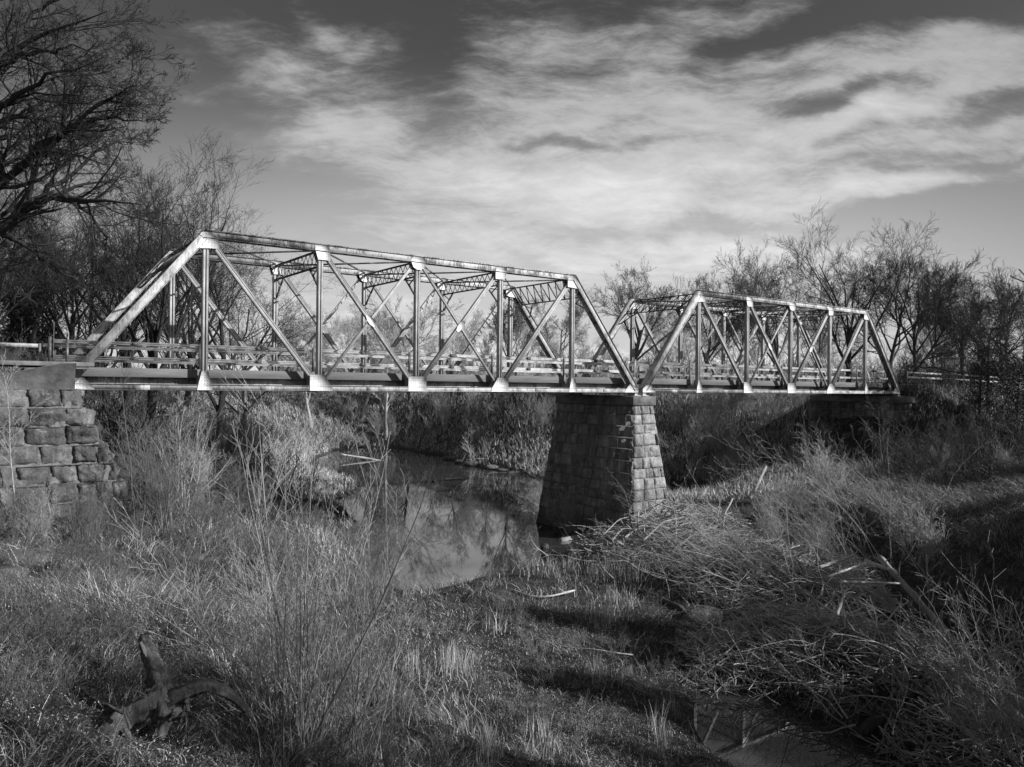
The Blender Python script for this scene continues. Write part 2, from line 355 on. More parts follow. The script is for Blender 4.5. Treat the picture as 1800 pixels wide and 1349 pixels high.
def vnoise(x, y, s=1.0, o=0):
    x = np.asarray(x)*s+17.3*o+500; y = np.asarray(y)*s+9.1*o+500; i = np.floor(x).astype(int); j = np.floor(y).astype(int); fx = x-i; fy = y-j
    fx = fx*fx*(3-2*fx); fy = fy*fy*(3-2*fy); g = lambda a, b: _tab[a % 256, b % 256]
    return (g(i, j)*(1-fx)+g(i+1, j)*fx)*(1-fy)+(g(i, j+1)*(1-fx)+g(i+1, j+1)*fx)*fy
def fnoise(x, y, s=1.0, o=0): return (vnoise(x, y, s, o)+.5*vnoise(x, y, s*2.1, o+1)+.25*vnoise(x, y, s*4.3, o+2))/1.75
W, H, L, SP2 = 6.0, 6.31, 5.0, 30.72
def height(u, v):
    x, y = xy_of(u, v)
    z = np.clip(h_raw(u, v), -11, 1.0)
    far = np.clip((v-150)/60, 0, 1); z = z*(1-far) + far*(-.9)
    # road embankments beyond each abutment
    side = np.abs(y-W/2)
    def emb(d, slope): return .66 - np.maximum(0, side-3.7)*slope - np.maximum(0, d)*1.3
    z = np.maximum(z, np.where((x < 20) & (y > 2), emb(x+1.5, .62), -99)); z = np.maximum(z, np.where((x < 20) & (y <= 2), emb(x+7.5, .62), -99))
    z = np.where((x < -1.3) & (y > -1.15) & (y < 5), np.maximum(z, .62), z); z = np.maximum(z, np.where(x > 40, emb(62.6-x, .55), -99))
    n = (fnoise(x, y, .35, 3)-.5)*.5 + (fnoise(x, y, 1.3, 5)-.5)*.16
    n = n*np.clip((z-ZW+.1)*.8, .12, 1)*np.where(z > .4, .25, 1)
    z = z + n
    # keep the beds under and the banks over the water line, so the shore stays crisp
    return np.where(np.abs(z-ZW) < .25, ZW + (z-ZW)*1.5, z)
def axis(lo, hi, step, ext, nn):
    c = np.arange(lo, hi+step/2, step); e = step*np.cumsum(1.085**np.arange(1, nn+1)); e = e*ext/e[-1]
    return c, e
_cu, _e = axis(-34, 40, .4, 900, 60); UG = np.concatenate([-34-_e[::-1], _cu, 40+_e])
_cv, _e2 = axis(-12, 75, .4, 1400, 70); VG = np.concatenate([[-300, -120, -60, -30, -20, -15], _cv, 75+_e2])
GU, GV = np.meshgrid(UG, VG, indexing='ij'); GZ = height(GU, GV)
def ground_z(x, y):
    u, v = uv_of(x, y); u = np.clip(u, UG[0], UG[-1]-1e-3); v = np.clip(v, VG[0], VG[-1]-1e-3)
    i = np.clip(np.searchsorted(UG, u, side='right')-1, 0, len(UG)-2); j = np.clip(np.searchsorted(VG, v, side='right')-1, 0, len(VG)-2)
    a = (u-UG[i])/(UG[i+1]-UG[i]); b = (v-VG[j])/(VG[j+1]-VG[j])
    return (GZ[i, j]*(1-a)+GZ[i+1, j]*a)*(1-b)+(GZ[i, j+1]*(1-a)+GZ[i+1, j+1]*a)*b
gx, gy = xy_of(GU, GV); nu, nv = GU.shape
idx = np.arange(nu*nv).reshape(nu, nv)
F = np.stack([idx[:-1, :-1], idx[1:, :-1], idx[1:, 1:], idx[:-1, 1:]], -1).reshape(-1, 4)
g = mesh_np('ground', np.stack([gx.ravel(), gy.ravel(), GZ.ravel()], 1), [F], MT['ground'], smooth=True); tag(g, kind='structure', label='rough winter ground of creek banks and fields')
us = np.array([-40, 60]); vs = np.array([5, 150.])
wv = [xy_of(a, b) for a, b in ((-30, 8), (60, 8), (60, 150), (-45, 150))]
g = mesh_np('water', [(p[0], p[1], ZW) for p in wv], [[[0, 1, 2, 3]]], MT['water']); tag(g, kind='structure', label='still dark creek water reflecting sky and bare trees')

# ------------------------------------------------------------------ truss span
def lacing(mb, a, b, halfw, n, side, off, th=.012, w=.05, m=0, both=True):
    """zigzag bars between two edges of a member a-b, in the plane spanned with 'side'"""
    a = Vector(a); b = Vector(b); t = b-a; tn = t.normalized(); sv = Vector(side); sv = (sv-tn*sv.dot(tn)).normalized(); nn = tn.cross(sv)
    if nn.z < -1e-6: nn = -nn
    for i in range(n):
        s0 = 1 if i % 2 else -1
        p = a+t*(i/n)+sv*halfw*s0+nn*off; q = a+t*((i+1)/n)-sv*halfw*s0+nn*off
        mb.bar(p, q, w, th, side=tuple(tn.cross(nn)), m=m)
def rivets(mb, pts, y, r=.017, out=-1):
    for (x, z) in pts: mb.cyl((x, y, z), (x, y+out*.012, z), r, r*.6, 5, m=1)
def poly_pts(poly, step):
    xs = [p[0] for p in poly]; zs = [p[1] for p in poly]; pts = []
    def inside(x, z):
        c = False; n = len(poly)
        for i in range(n):
            x0, z0 = poly[i]; x1, z1 = poly[(i+1) % n]
            if (z0 > z) != (z1 > z) and x < (x1-x0)*(z-z0)/(z1-z0)+x0: c = not c
        return c
    z = min(zs)+.05
    while z < max(zs):
        x = min(xs)+.05
        while x < max(xs):
            if inside(x-.03, z) and inside(x+.03, z): pts.append((x, z))
            x += step
        z += step
    return pts
def make_span():
    root = empty('truss_bridge_span')
    B = lambda i, y: (i*L, y, 0.0); T = lambda i, y: (i*L, y, H)
    for y in (0, W):
        s = -1 if y == 0 else 1                     # outward side
        # chords: two channel webs with a cover plate, lacing below
        mb = MB(); a, b = (L-.12, y, H), (5*L+.12, y, H)
        for o in (-.16, .16):
            mb.bar(a, b, .02, .30, off=(o, 0)); mb.bar(a, b, .07, .02, off=(o*1.22, -.15)); mb.bar(a, b, .07, .02, off=(o*1.22, .14))
        mb.bar(a, b, .46, .018, off=(0, .165)); lacing(mb, a, b, .15, 60, (0, 1, 0), -.165)
        for k in range(120):
            x = L+.08+k*(4*L-.16)/119; mb.cyl((x, y+s*.231, H+.165), (x, y+s*.24, H+.165), .014, n=5, m=1)
        mb.build('top_chord', None, root, mats=[MT['paint_mid'], MT['rivet']])
        for (p, q) in ((B(0, y), T(1, y)), (B(6, y), T(5, y))):
            mb = MB()
            for o in (-.16, .16):
                mb.bar(p, q, .02, .30, off=(o, 0)); mb.bar(p, q, .07, .02, off=(o*1.22, -.15))
            mb.bar(p, q, .46, .018, off=(0, .165)); lacing(mb, p, q, .15, 24, (0, 1, 0), -.165)
            mb.build('end_post', MT['paint'], root)
        mb = MB(); a, b = (-.1, y, -.06), (6*L+.1, y, -.06)
        for o in (-.14, .14):
            mb.bar(a, b, .02, .22, off=(o, 0)); mb.bar(a, b, .07, .016, off=(o*1.2, -.11)); mb.bar(a, b, .07, .016, off=(o*1.2, .11))
        for k in range(60): x = .2+k*(6*L-.4)/59; mb.box((x-.05, y-.14, -.185), (x+.05, y+.14, -.175))
        for k in range(6):
            for e in (.0,): mb.box((k*L+2.3, y+s*.152, -.165), (k*L+2.9, y+s*.158, .045))
        mb.build('bottom_chord', MT['paint'], root)
        # posts
        for i in range(1, 6):
            mb = MB(); z0, z1 = .02, H-.17
            for o in (-.105, .105):
                mb.box((i*L+o-.012, y-.11, z0), (i*L+o+.012, y+.11, z1))
                for yy in (-.11, .098): mb.box((i*L+o-(.085 if o > 0 else .012), y+yy, z0), (i*L+o+(.012 if o > 0 else .085), y+yy+.012, z1))
            mb.box((i*L-.093, y-.006, z0), (i*L+.093, y+.006, z1))
            lacing(mb, (i*L, y, .7), (i*L, y, z1-.4), .1, 24, (1, 0, 0), .06)
            mb.build('vertical_post', MT['paint_post'], root)
        def diag(p, q, wd, name, n=0, shift=0.0):
            mb = MB(); p = Vector(p); q = Vector(q); d = (q-p).normalized(); p = p+d*.35; q = q-d*.35
            for o in (-1, 1):
                mb.bar(p, q, .014, .1, off=(o*.07+shift, wd/2-.05)); mb.bar(p, q, .014, .1, off=(o*.07+shift, -wd/2+.05))
                mb.bar(p, q, .07, .012, off=(o*.06+shift, wd/2)); mb.bar(p, q, .07, .012, off=(o*.06+shift, -wd/2))
            mb.build(name, MT['paint_post'], root)
        diag(T(1, y), B(2, y), .21, 'diagonal'); diag(T(2, y), B(3, y), .19, 'diagonal')
        diag(T(5, y), B(4, y), .21, 'diagonal'); diag(T(4, y), B(3, y), .19, 'diagonal')
        def counter(p, q):
            mb = MB(); p = Vector(p); q = Vector(q); d = (q-p).normalized(); p = p+d*.35; q = q-d*.35
            for o in (-1, 1): mb.bar(p, q, .012, .12, off=(o*.04, 0)); mb.bar(p, q, .06, .012, off=(o*.03, .06))
            mb.build('counter_diagonal', MT['paint_post'], root)
        counter(T(3, y), B(2, y)); counter(T(3, y), B(4, y))
        # plates
        def plate(poly, name='gusset_plate', rv=True):
            mb = MB()
            for e in (-1, 1):
                yy = y+e*.178; mb.prism(poly, yy-.007, yy+.007)
                if rv and e == s: rivets(mb, poly_pts(poly, .115), yy+e*.007, out=e)
            mb.build(name, None, root, mats=[MT['gusset'], MT['rivet']])
        plate([(L-.30, -.17), (L+.30, -.17), (L+.26, .05), (L+.13, .62), (L-.13, .62), (L-.26, .05)])
        plate([(5*L-.30, -.17), (5*L+.30, -.17), (5*L+.26, .05), (5*L+.13, .62), (5*L-.13, .62), (5*L-.26, .05)])
        plate([(2*L-.48, -.17), (2*L+.62, -.17), (2*L+.55, .05), (2*L+.2, .56), (2*L-.48, .56)])
        plate([(4*L-.62, -.17), (4*L+.48, -.17), (4*L+.48, .56), (4*L-.2, .56), (4*L-.55, .05)])
        plate([(3*L-.50, -.17), (3*L+.50, -.17), (3*L+.50, .5), (3*L+.35, .56), (3*L-.35, .56), (3*L-.50, .5)])
        plate([(-.18, -.17), (.95, -.17), (.85, .02), (.55, .3), (.1, .25), (-.18, .05)]); plate([(6*L-.95, -.17), (6*L+.18, -.17), (6*L+.18, .05), (6*L-.1, .25), (6*L-.55, .3), (6*L-.85, .02)])
        for i in (1, 5):
            e = 1 if i == 1 else -1
            plate([(i*L-e*.42, H-.62), (i*L-e*.1, H-.6), (i*L+e*.48, H-.56), (i*L+e*.48, H-.1), (i*L+e*.1, H+.10), (i*L-e*.12, H+.08)][::e])
        for i in (2, 4):
            e = 1 if i == 2 else -1
            plate([(i*L-e*.3, H-.1), (i*L-e*.16, H-.55), (i*L+e*.42, H-.55), (i*L+e*.42, H-.1), (i*L+e*.3, H+.12), (i*L-e*.3, H+.12)][::e])
        plate([(3*L-.45, H-.1), (3*L-.3, H-.42), (3*L-.12, H-.52), (3*L+.12, H-.52), (3*L+.3, H-.42), (3*L+.45, H-.1), (3*L+.3, H+.12), (3*L-.3, H+.12)])
        for i in (2, 3):                                  # crossing plates
            c = (i*L+L/2, H/2)
            mb = MB(); an = math.atan2(H, L)*(-1 if i == 2 else 1); ux, uz = math.cos(an), math.sin(an); P = [(.34, .07), (.12, .15), (-.12, .15), (-.34, .07), (-.34, -.07), (-.12, -.15), (.12, -.15), (.34, -.07)]
            mb.prism([(c[0]+a*ux-b*uz, c[1]+a*uz+b*ux) for a, b in P], y+s*.10, y+s*.115); mb.build('crossing_plate', MT['gusset'], root)
        for x in (-.02, 6*L+.02):                         # shoes
            mb = MB(); mb.box((x-.26, y-.27, -.40), (x+.26, y+.27, -.355)); mb.prism([(x-.2, -.355), (x+.2, -.355), (x+.09, -.19), (x-.09, -.19)], y-.2, y+.2); mb.build('bearing_shoe', MT['paint'], root)
    # sway struts and portals
    def lattice(p0, p1, down, cells, name, double=True, knee=True, end_flare=0.0):
        mb = MB(); p0 = Vector(p0); p1 = Vector(p1); d = Vector(down)
        for p in (Vector((0, 0, 0)), d):
            for o in (-1, 1): mb.bar(p0+p, p1+p, .075, .05, side=(1, 0, 0), off=(o*.045, 0))
        t = (p1-p0); nrm = t.cross(d).normalized()
        for i in range(cells):
            a = p0+t*(i/cells); b = p0+t*((i+1)/cells)
            if double:
                mb.bar(a, b+d, .05, .012, side=tuple(t.normalized()), off=(0, 0)); mb.bar(a+d+nrm*.02, b+nrm*.02, .05, .012, side=tuple(t.normalized()))
            else:
                mb.bar(a, a+d, .06, .05, side=tuple(t.normalized())); mb.bar(a, b+d, .05, .03, side=tuple(t.normalized()))
        if not double: mb.bar(p1, p1+d, .06, .05, side=tuple(t.normalized()))
        if knee:
            for q, e in ((p0, 1), (p1, -1)):
                c = q+d; k = c+d.normalized()*.95; m_ = c+t.normalized()*e*1.05
                mid = (k+m_)/2 - (t.normalized()*e*(-.12)) + d.normalized()*(-.12)
                mb.bar(k, mid, .08, .06, side=(1, 0, 0)); mb.bar(mid, m_, .08, .06, side=(1, 0, 0))
                mb.bar(c, mid, .05, .04, side=(1, 0, 0))
        mb.build(name, MT['paint_dark'], root)
    for i in (2, 3, 4): lattice((i*L, .18, H-.10), (i*L, W-.18, H-.10), (0, 0, -.72), 11, 'sway_strut')
    for i, e in ((1, -1), (5, 1)):
        dn = Vector((e*L, 0, -H)).normalized()
        c = Vector((i*L, 0, H))
        lattice(tuple(c+Vector((0, .2, 0))+dn*.05), tuple(c+Vector((0, W-.2, 0))+dn*.05), tuple(dn*1.25), 8, 'portal_brace', double=False)
    for i in range(1, 5):
        mb = MB()
        mb.bar((i*L, .1, H-.02), ((i+1)*L, W-.1, H-.02), .075, .05, side=(0, 0, 1)); mb.bar((i*L, W-.1, H-.1), ((i+1)*L, .1, H-.1), .075, .05, side=(0, 0, 1))
        mb.build('lateral_brace', MT['paint_dark'], root)
    # floor
    for i in range(7):
        mb = MB(); x = i*L
        mb.box((x-.01, .16, -.22), (x+.01, W-.16, .30)); mb.box((x-.1, .16, -.235), (x+.1, W-.16, -.22)); mb.box((x-.1, .16, .285), (x+.1, W-.16, .30))
        mb.build('floor_beam', MT['paint_mid'], root)
    for y in (.86, 1.9, 3.0, 4.1, W-.86):
        mb = MB()
        for k in range(6):
            x0, x1 = k*L+.012, (k+1)*L-.012
            mb.box((x0, y-.006, -.09), (x1, y+.006, .335)); mb.box((x0+.1, y-.075, -.10), (x1-.1, y+.075, -.09)); mb.box((x0+.1, y-.075, .335), (x1-.1, y+.075, .347))
        mb.build('stringer', MT['paint'], root)
    mb = MB(); mb.box((-.3, .66, .35), (6*L+.3, W-.66, .66)); mb.build('deck_slab', MT['asphalt'], root)
    for y in (.46, W-.66):
        mb = MB()
        for k in range(6):
            x0, x1 = k*L+.006, (k+1)*L-.006
            if k == 0: x0 = -.3
            if k == 5: x1 = 6*L+.3
            mb.box((x0, y, .335+random.uniform(-.004, .004)), (x1, y+.197, .70+random.uniform(-.006, .006)))
        mb.build('fascia_beam', MT['fascia'], root, bevel=.012)
    # guard rails inside each truss: two beams on posts
    def beam(y, s_, z):
        mb = MB(); x0, x1 = -.35, 6*L+.35
        prof = [(-.02, -.075), (.03, -.055), (.03, -.025), (-.02, 0), (.03, .025), (.03, .055), (-.02, .075)]
        for a, b in zip(prof[:-1], prof[1:]):
            mb.box8([(x0, y-s_*a[0], z+a[1]), (x0, y-s_*a[0]+.006, z+a[1]), (x1, y-s_*a[0]+.006, z+a[1]), (x1, y-s_*a[0], z+a[1]),
                     (x0, y-s_*b[0], z+b[1]), (x0, y-s_*b[0]+.006, z+b[1]), (x1, y-s_*b[0]+.006, z+b[1]), (x1, y-s_*b[0], z+b[1])])
        return mb
    for y, s_ in ((.80, 1), (W-.80, -1)):
        g0 = beam(y, s_, 1.08).build('guardrail', MT['rail'], root); beam(y, s_, 1.68).build('rail', MT['rail'], g0)
        for k in range(13):
            x = max(.1, min(6*L-.1, k*L/2)); mb = MB()
            if k % 2 == 0:
                mb.box((x-.05, y-s_*.12-.03, .70), (x+.05, y-s_*.12+.03, 1.76)); mb.build('post', MT['paint_dark'], g0)
            else:
                for z0 in (1.0, 1.6): mb = MB(); mb.box((x-.12, y-s_*.08-.03, z0), (x+.12, y-s_*.08+.03, z0+.16)); mb.build('splice_block', MT['paint_dark'], g0)
    return root
span = make_span()
tag(span, 'nearer steel truss span between left abutment and stone pier, peeling pale paint', 'truss bridge', 'two steel truss spans of the bridge')
span2 = copy_tree(span); span2.location = (SP2, 0, 0)
tag(span2, 'farther steel truss span from the stone pier to the shaded right abutment', 'truss bridge', 'two steel truss spans of the bridge')
# stand-up pipe rail ends over the pier
mb = MB()
for x in (30.0, 30.7):
    mb.cyl((x, .62, .7), (x, .62, 1.85), .03); mb.cyl((x+(.12 if x < 30.4 else -.12), .62, .7), (x+(.05 if x < 30.4 else -.05), .62, 1.75), .025)
mb.box((30.0, .55, .66), (30.7, .75, .72))
o = mb.build('railing_end', MT['rail']); tag(o, 'short upright pipes closing the gap between the two truss spans over the pier', 'railing')

# ------------------------------------------------------------------ masonry
def wall(mb, A, B, C, D, course, widths, out, bulge=.07, gap=.045, seed=0, crook=.02, vlo=0.0, vhi=1.0, n=6):
    """A-B bottom edge, D-C top edge (A under D). stones in courses; 'out' is the outward normal"""
    r = random.Random(seed); A, B, C, D = map(Vector, (A, B, C, D)); out = Vector(out).normalized()
    hgt = ((D-A).length+(C-B).length)/2; nc = max(1, round(hgt/course))
    def P(s, t): return (A*(1-s)+B*s)*(1-t)+(D*(1-s)+C*s)*t
    ts = [0]; 
    for i in range(nc): ts.append(ts[-1]+r.uniform(.8, 1.2))
    ts = [t/ts[-1] for t in ts]
    for i in range(nc):
        t0, t1 = ts[i], ts[i+1]; wd = (P(1, t0)-P(0, t0)).length; s = 0.0
        while s < 1-1e-6:
            w_ = r.uniform(*widths)/wd; s1 = s+w_
            if s1 > 1-.45*widths[0]/wd: s1 = 1.0
            g_s = gap/wd; g_t = gap/hgt; a0, a1, b0, b1 = s+g_s/2, s1-g_s/2, t0+g_t/2, t1-g_t/2
            rv = r.random(); var = vlo+(vhi-vlo)*(rv if r.random() > .25 else rv*.2)
            base = len(mb.v); amp = bulge*r.uniform(.3, 1.5); cx, cy = r.uniform(.25, .75), r.uniform(.25, .75); pro = r.uniform(-.2, .7)*bulge; ph = r.uniform(0, 99)
            tl, tr_ = r.uniform(-.5, .5), r.uniform(-.5, .5); ck = [(r.uniform(-1, 1)*crook/wd, r.uniform(-1, 1)*crook/hgt) for _ in range(4)]
            for jj in range(n+1):
                for ii in range(n+1):
                    fs, ft = ii/n, jj/n; edge = (ii in (0, n)) or (jj in (0, n))
                    js = (r.uniform(-1, 1)*.2*bulge)/wd; jt = (r.uniform(-1, 1)*.2*bulge)/hgt
                    wq = ((1-fs)*(1-ft), fs*(1-ft), fs*ft, (1-fs)*ft); js += sum(q*c_[0] for q, c_ in zip(wq, ck)); jt += sum(q*c_[1] for q, c_ in zip(wq, ck))
                    p = P(a0+(a1-a0)*fs+js, b0+(b1-b0)*ft+jt)
                    pil = (1-abs(2*fs-1)**8)*(1-abs(2*ft-1)**8)
                    e = pro-r.uniform(0, .35)*bulge if edge else pro+pil*amp*(.35+tl*(fs-cx)+tr_*(ft-cy))+bulge*2.2*(float(vnoise(fs*2.3+ph, ft*2.3+ph, 1.0, 2))-.45)+bulge*.8*(float(vnoise(fs*7+ph, ft*6+ph, 1.0, 4))-.5)
                    mb.v.append(tuple(p+out*(e+.01))); mb.var.append(var)
            for jj in range(n):
                for ii in range(n):
                    k = base+jj*(n+1)+ii; mb.q.append([k, k+1, k+n+2, k+n+1]); mb.qm.append(0)
            # skirt back into the joint
            ring = [base+ii for ii in range(n+1)]+[base+jj*(n+1)+n for jj in range(1, n+1)]+[base+n*(n+1)+ii for ii in range(n-1, -1, -1)]+[base+jj*(n+1) for jj in range(n-1, 0, -1)]
            k0 = len(mb.v)
            for q in ring: mb.v.append(tuple(Vector(mb.v[q])-out*.11)); mb.var.append(var)
            m_ = len(ring)
            for q in range(m_): mb.q.append([ring[q], k0+q, k0+(q+1) % m_, ring[(q+1) % m_]]); mb.qm.append(0)
            s = s1
def battered(x0, x1, y0, y1, z0, z1, b):     # 8 corners: bottom then top, b = spread at the bottom
    return [(x0-b, y0-b, z0), (x1+b, y0-b, z0), (x1+b, y1+b, z0), (x0-b, y1+b, z0), (x0, y0, z1), (x1, y0, z1), (x1, y1, z1), (x0, y1, z1)]
def stone_body(root, c, course, widths, seed, bulge=.07, vlo=0., vhi=1., faces='SEWN', ins=.018):
    mb = MB(); cx = sum(p[0] for p in c[4:])/4; cy = sum(p[1] for p in c[4:])/4
    P = [(p[0]+(ins if p[0] < cx else -ins), p[1]+(ins if p[1] < cy else -ins), p[2]) for p in c]
    mb.box8([P[0], P[3], P[2], P[1], P[4], P[7], P[6], P[5]]); mb.build('core', MT['mortar'], root)
    mb = MB()
    if 'S' in faces: wall(mb, c[0], c[1], c[5], c[4], course, widths, (0, -1, .1), bulge, seed=seed, vlo=vlo, vhi=vhi)
    if 'W' in faces: wall(mb, c[3], c[0], c[4], c[7], course, widths, (-1, 0, .1), bulge, seed=seed+1, vlo=vlo, vhi=vhi)
    if 'E' in faces: wall(mb, c[1], c[2], c[6], c[5], course, widths, (1, 0, .1), bulge, seed=seed+2, vlo=vlo, vhi=vhi)
    if 'N' in faces: wall(mb, c[2], c[3], c[7], c[6], course, widths, (0, 1, .1), bulge, seed=seed+3, vlo=vlo, vhi=vhi)
    mb.build('masonry', MT['stone'], root)
pier = empty('stone_pier', (30.3, 3, ZW))
def local(root, c): return [(p[0]-root.location.x, p[1]-root.location.y, p[2]-root.location.z) for p in c]
stone_body(pier, local(pier, battered(29.42, 31.02, -.55, 6.55, -9.3, -.95, 1.02)), .66, (.5, 1.15), 11, .085, .34, .78)
mb = MB(); mb.box((29.25-30.3, -.68-3, -.95-ZW), (31.2-30.3, 6.68-3, -.405-ZW)); mb.build('pier_cap', MT['concrete'], pier, bevel=.03)
tag(pier, 'tall tapering pier of rock faced stone blocks with concrete cap, standing in the creek', 'bridge pier')

# left abutment: breast wall plus battered wing facing the camera
ab = empty('stone_abutment', (0, 0, -5))
mb = MB()
c = local(ab, [(-7.5, -2.6, -6.2), (2.55, -2.6, -6.2), (2.4, 8.2, -6.2), (-7.5, 8.2, -6.2), (-7.5, -1.35, -.15), (.12, -1.35, -.15), (.12, 7.4, -.15), (-7.5, 7.4, -.15)])
P = [(p[0]+(.05 if p[0] < 0 else -.02), p[1]+(.0 if p[1] < 3 else -.05), p[2]) for p in c]
mb.box8([P[0], P[3], P[2], P[1], P[4], P[7], P[6], P[5]]); mb.build('core', MT['mortar_dark'], ab)
mb = MB(); NC = 9; rr = random.Random(5)
for k in range(NC):                                   # stepped courses, each a little wider than the one above
    t0, t1 = k/NC, (k+1)/NC; z0 = c[0][2]+(c[4][2]-c[0][2])*t0; z1 = c[0][2]+(c[4][2]-c[0][2])*t1
    tt = t0+.25/NC; xr = c[1][0]+(c[5][0]-c[1][0])*tt+rr.uniform(-.07, .07); yf = c[0][1]+(c[4][1]-c[0][1])*tt; yb = c[3][1]+(c[7][1]-c[3][1])*tt
    wall(mb, (c[0][0], yf, z0), (xr, yf, z0), (xr-.05, yf+.04, z1), (c[0][0], yf+.04, z1), .67, (.42, 1.45), (0, -1, .1), .13, .03, seed=40+k, crook=.055, vlo=.0, vhi=.26, n=8)
    wall(mb, (xr, yf, z0), (xr, yb, z0), (xr-.05, yb, z1), (xr-.05, yf+.04, z1), .67, (.5, 1.3), (1, 0, .1), .13, .03, seed=60+k, crook=.05, vlo=.0, vhi=.26, n=8)
    mb.box8([(c[0][0], yf, z1-.02), (c[0][0], yb, z1-.02), (xr-.03, yb, z1-.02), (xr-.03, yf, z1-.02), (c[0][0], yf+.3, z1), (c[0][0], yb, z1), (xr-.08, yb, z1), (xr-.08, yf+.06, z1)], var=.08)
mb.build('masonry', MT['stone'], ab)
mb = MB()
mb.prism([(-7.5, -1.2+5-.5), (-1.2, -.55+5), (.02, -.35+5), (.14, -.2+5), (.18, .80+5), (-.3, .78+5), (-3.4, .05+5), (-7.5, -.4+5)], -1.38, -1.0)
mb.build('concrete_wing', MT['concrete'], ab, bevel=.03)
mb = MB(); mb.box((-.6, -1.0, -.2+5), (.5, 7.2, -.41+5)); mb.box((-1.4, -.98, -.42+5), (-.62, 7.2, .62+5)); mb.build('bridge_seat', MT['concrete'], ab)
tag(ab, 'stepped stone abutment under the left end of the bridge, with concrete wing', 'bridge abutment')

ab2 = empty('stone_abutment', (61.3, 3, -6))
stone_body(ab2, local(ab2, battered(60.55, 66.0, -.9, 7.6, -8.0, -.95, 1.0)), .62, (.6, 1.3), 91, .08, .0, .5, 'SWN')
mb = MB(); mb.box((-1.0, -4.1, 5.05), (1.3, 4.9, 5.595)); mb.box((.75, -4.1, 5.6), (1.5, 4.9, 6.62)); mb.build('concrete_cap', MT['concrete'], ab2, bevel=.03)
tag(ab2, 'deeply shaded stone abutment under the far right end of the bridge', 'bridge abutment')

# approach: slab edge and road
mb = MB(); mb.box((-26, -.75, .70), (.85, -.55, .86)); mb.box((-.2, -.72, .60), (.85, -.5, .65)); mb.box((-26, -.55, .72), (-.35, 6.6, .84))
o = mb.build('approach_slab', MT['concrete'], bevel=.01); tag(o, 'pale concrete edge slab of the road leading onto the left end of the bridge', 'slab')
def road(name, pts, wd, z):
    V = []; 
    for i, (x, y) in enumerate(pts):
        a = Vector(pts[max(0, i-1)]); b = Vector(pts[min(len(pts)-1, i+1)]); t = (b-a).normalized(); n = Vector((-t.y, t.x))
        for k in (-1, 1): V.append((x+n.x*k*wd/2, y+n.y*k*wd/2, z))
    F_ = [[2*i, 2*i+1, 2*i+3, 2*i+2] for i in range(len(pts)-1)]
    o = mesh_np(name, V, [F_], MT['asphalt']); tag(o, kind='structure'); return o
road('road', [(61.9, 3), (80, 3), (120, 3), (200, 3)], 5.4, .79)

def post_rail(name, pts, hts, zbase, label, every=2.0, mat='rail', posth=1.0, pw=.09):
    """guard rail along a polyline: > post (each), rail"""
    root = empty(name, (pts[0][0], pts[0][1], zbase[0])); o0 = root.location
    P = [Vector((p[0], p[1], z)) for p, z in zip(pts, zbase)]
    for a, b in zip(P[:-1], P[1:]):
        n = max(1, int((b-a).length/every))
        for k in range(n):
            q = a+(b-a)*(k/n)-o0; mb = MB(); mb.box((q.x-pw/2, q.y-pw/2, q.z-.4), (q.x+pw/2, q.y+pw/2, q.z+posth)); mb.build('post', MT['fascia'], root)
    for h in hts:
        mb = MB()
        for a, b in zip(P[:-1], P[1:]): mb.bar(a-o0+Vector((0, 0, h)), b-o0+Vector((0, 0, h)), .16, .03, side=(0, 0, 1))
        mb.build('rail', MT[mat], root)
    tag(root, label, 'guardrail')
post_rail('guardrail', [(61.6, -.4), (66, -1.2), (72, -3.2), (80, -6.5), (92, -11)], (.45, .85), [.75, .7, .5, .2, -.3], 'low guardrail running down the bank from the right end of the bridge', 2.6)
post_rail('guardrail', [(-.45, 5.25), (-2.2, 5.3), (-4, 5.6), (-9, 6.4)], (.9,), [.75, .75, .7, .6], 'far side guardrail leaving the left end of the bridge', 2.0)
mb = MB(); mb.box((-.52, .78, .84), (-.42, .88, 1.85)); mb.cyl((-.36, .8, .84), (-.34, .8, 2.4), .022, .018)
o = mb.build('rail_post', MT['paint_dark']); tag(o, 'upright rail post with a thin rod at the left end of the near guardrail', 'post')
mb = MB(); mb.box((-3.6, 2.0, .8), (-3.52, 2.08, 1.75)); o = mb.build('marker_post', MT['paint']); tag(o, 'thin pale marker post beside the road left of the bridge', 'post')
# timber crib at the left edge
root = empty('timber_crib', (-4.4, -3.2, -4.6))
rr = random.Random(3)
for k in range(11):
    mb = MB(); z = .25+k*.32; dx = rr.uniform(-.08, .08)
    mb.box((-1.6, -.12+k*.02, z), (1.05+dx-k*.01, .12+k*.02, z+.2)); mb.build('board', MT['log'], root, bevel=.015)
mb = MB(); mb.box((-1.5, .15, 0), (.8, .5, 3.8)); mb.build('backing', MT['bark_dark'], root)
tag(root, 'stack of weathered timber boards against the stone abutment at the left edge', 'crib wall')

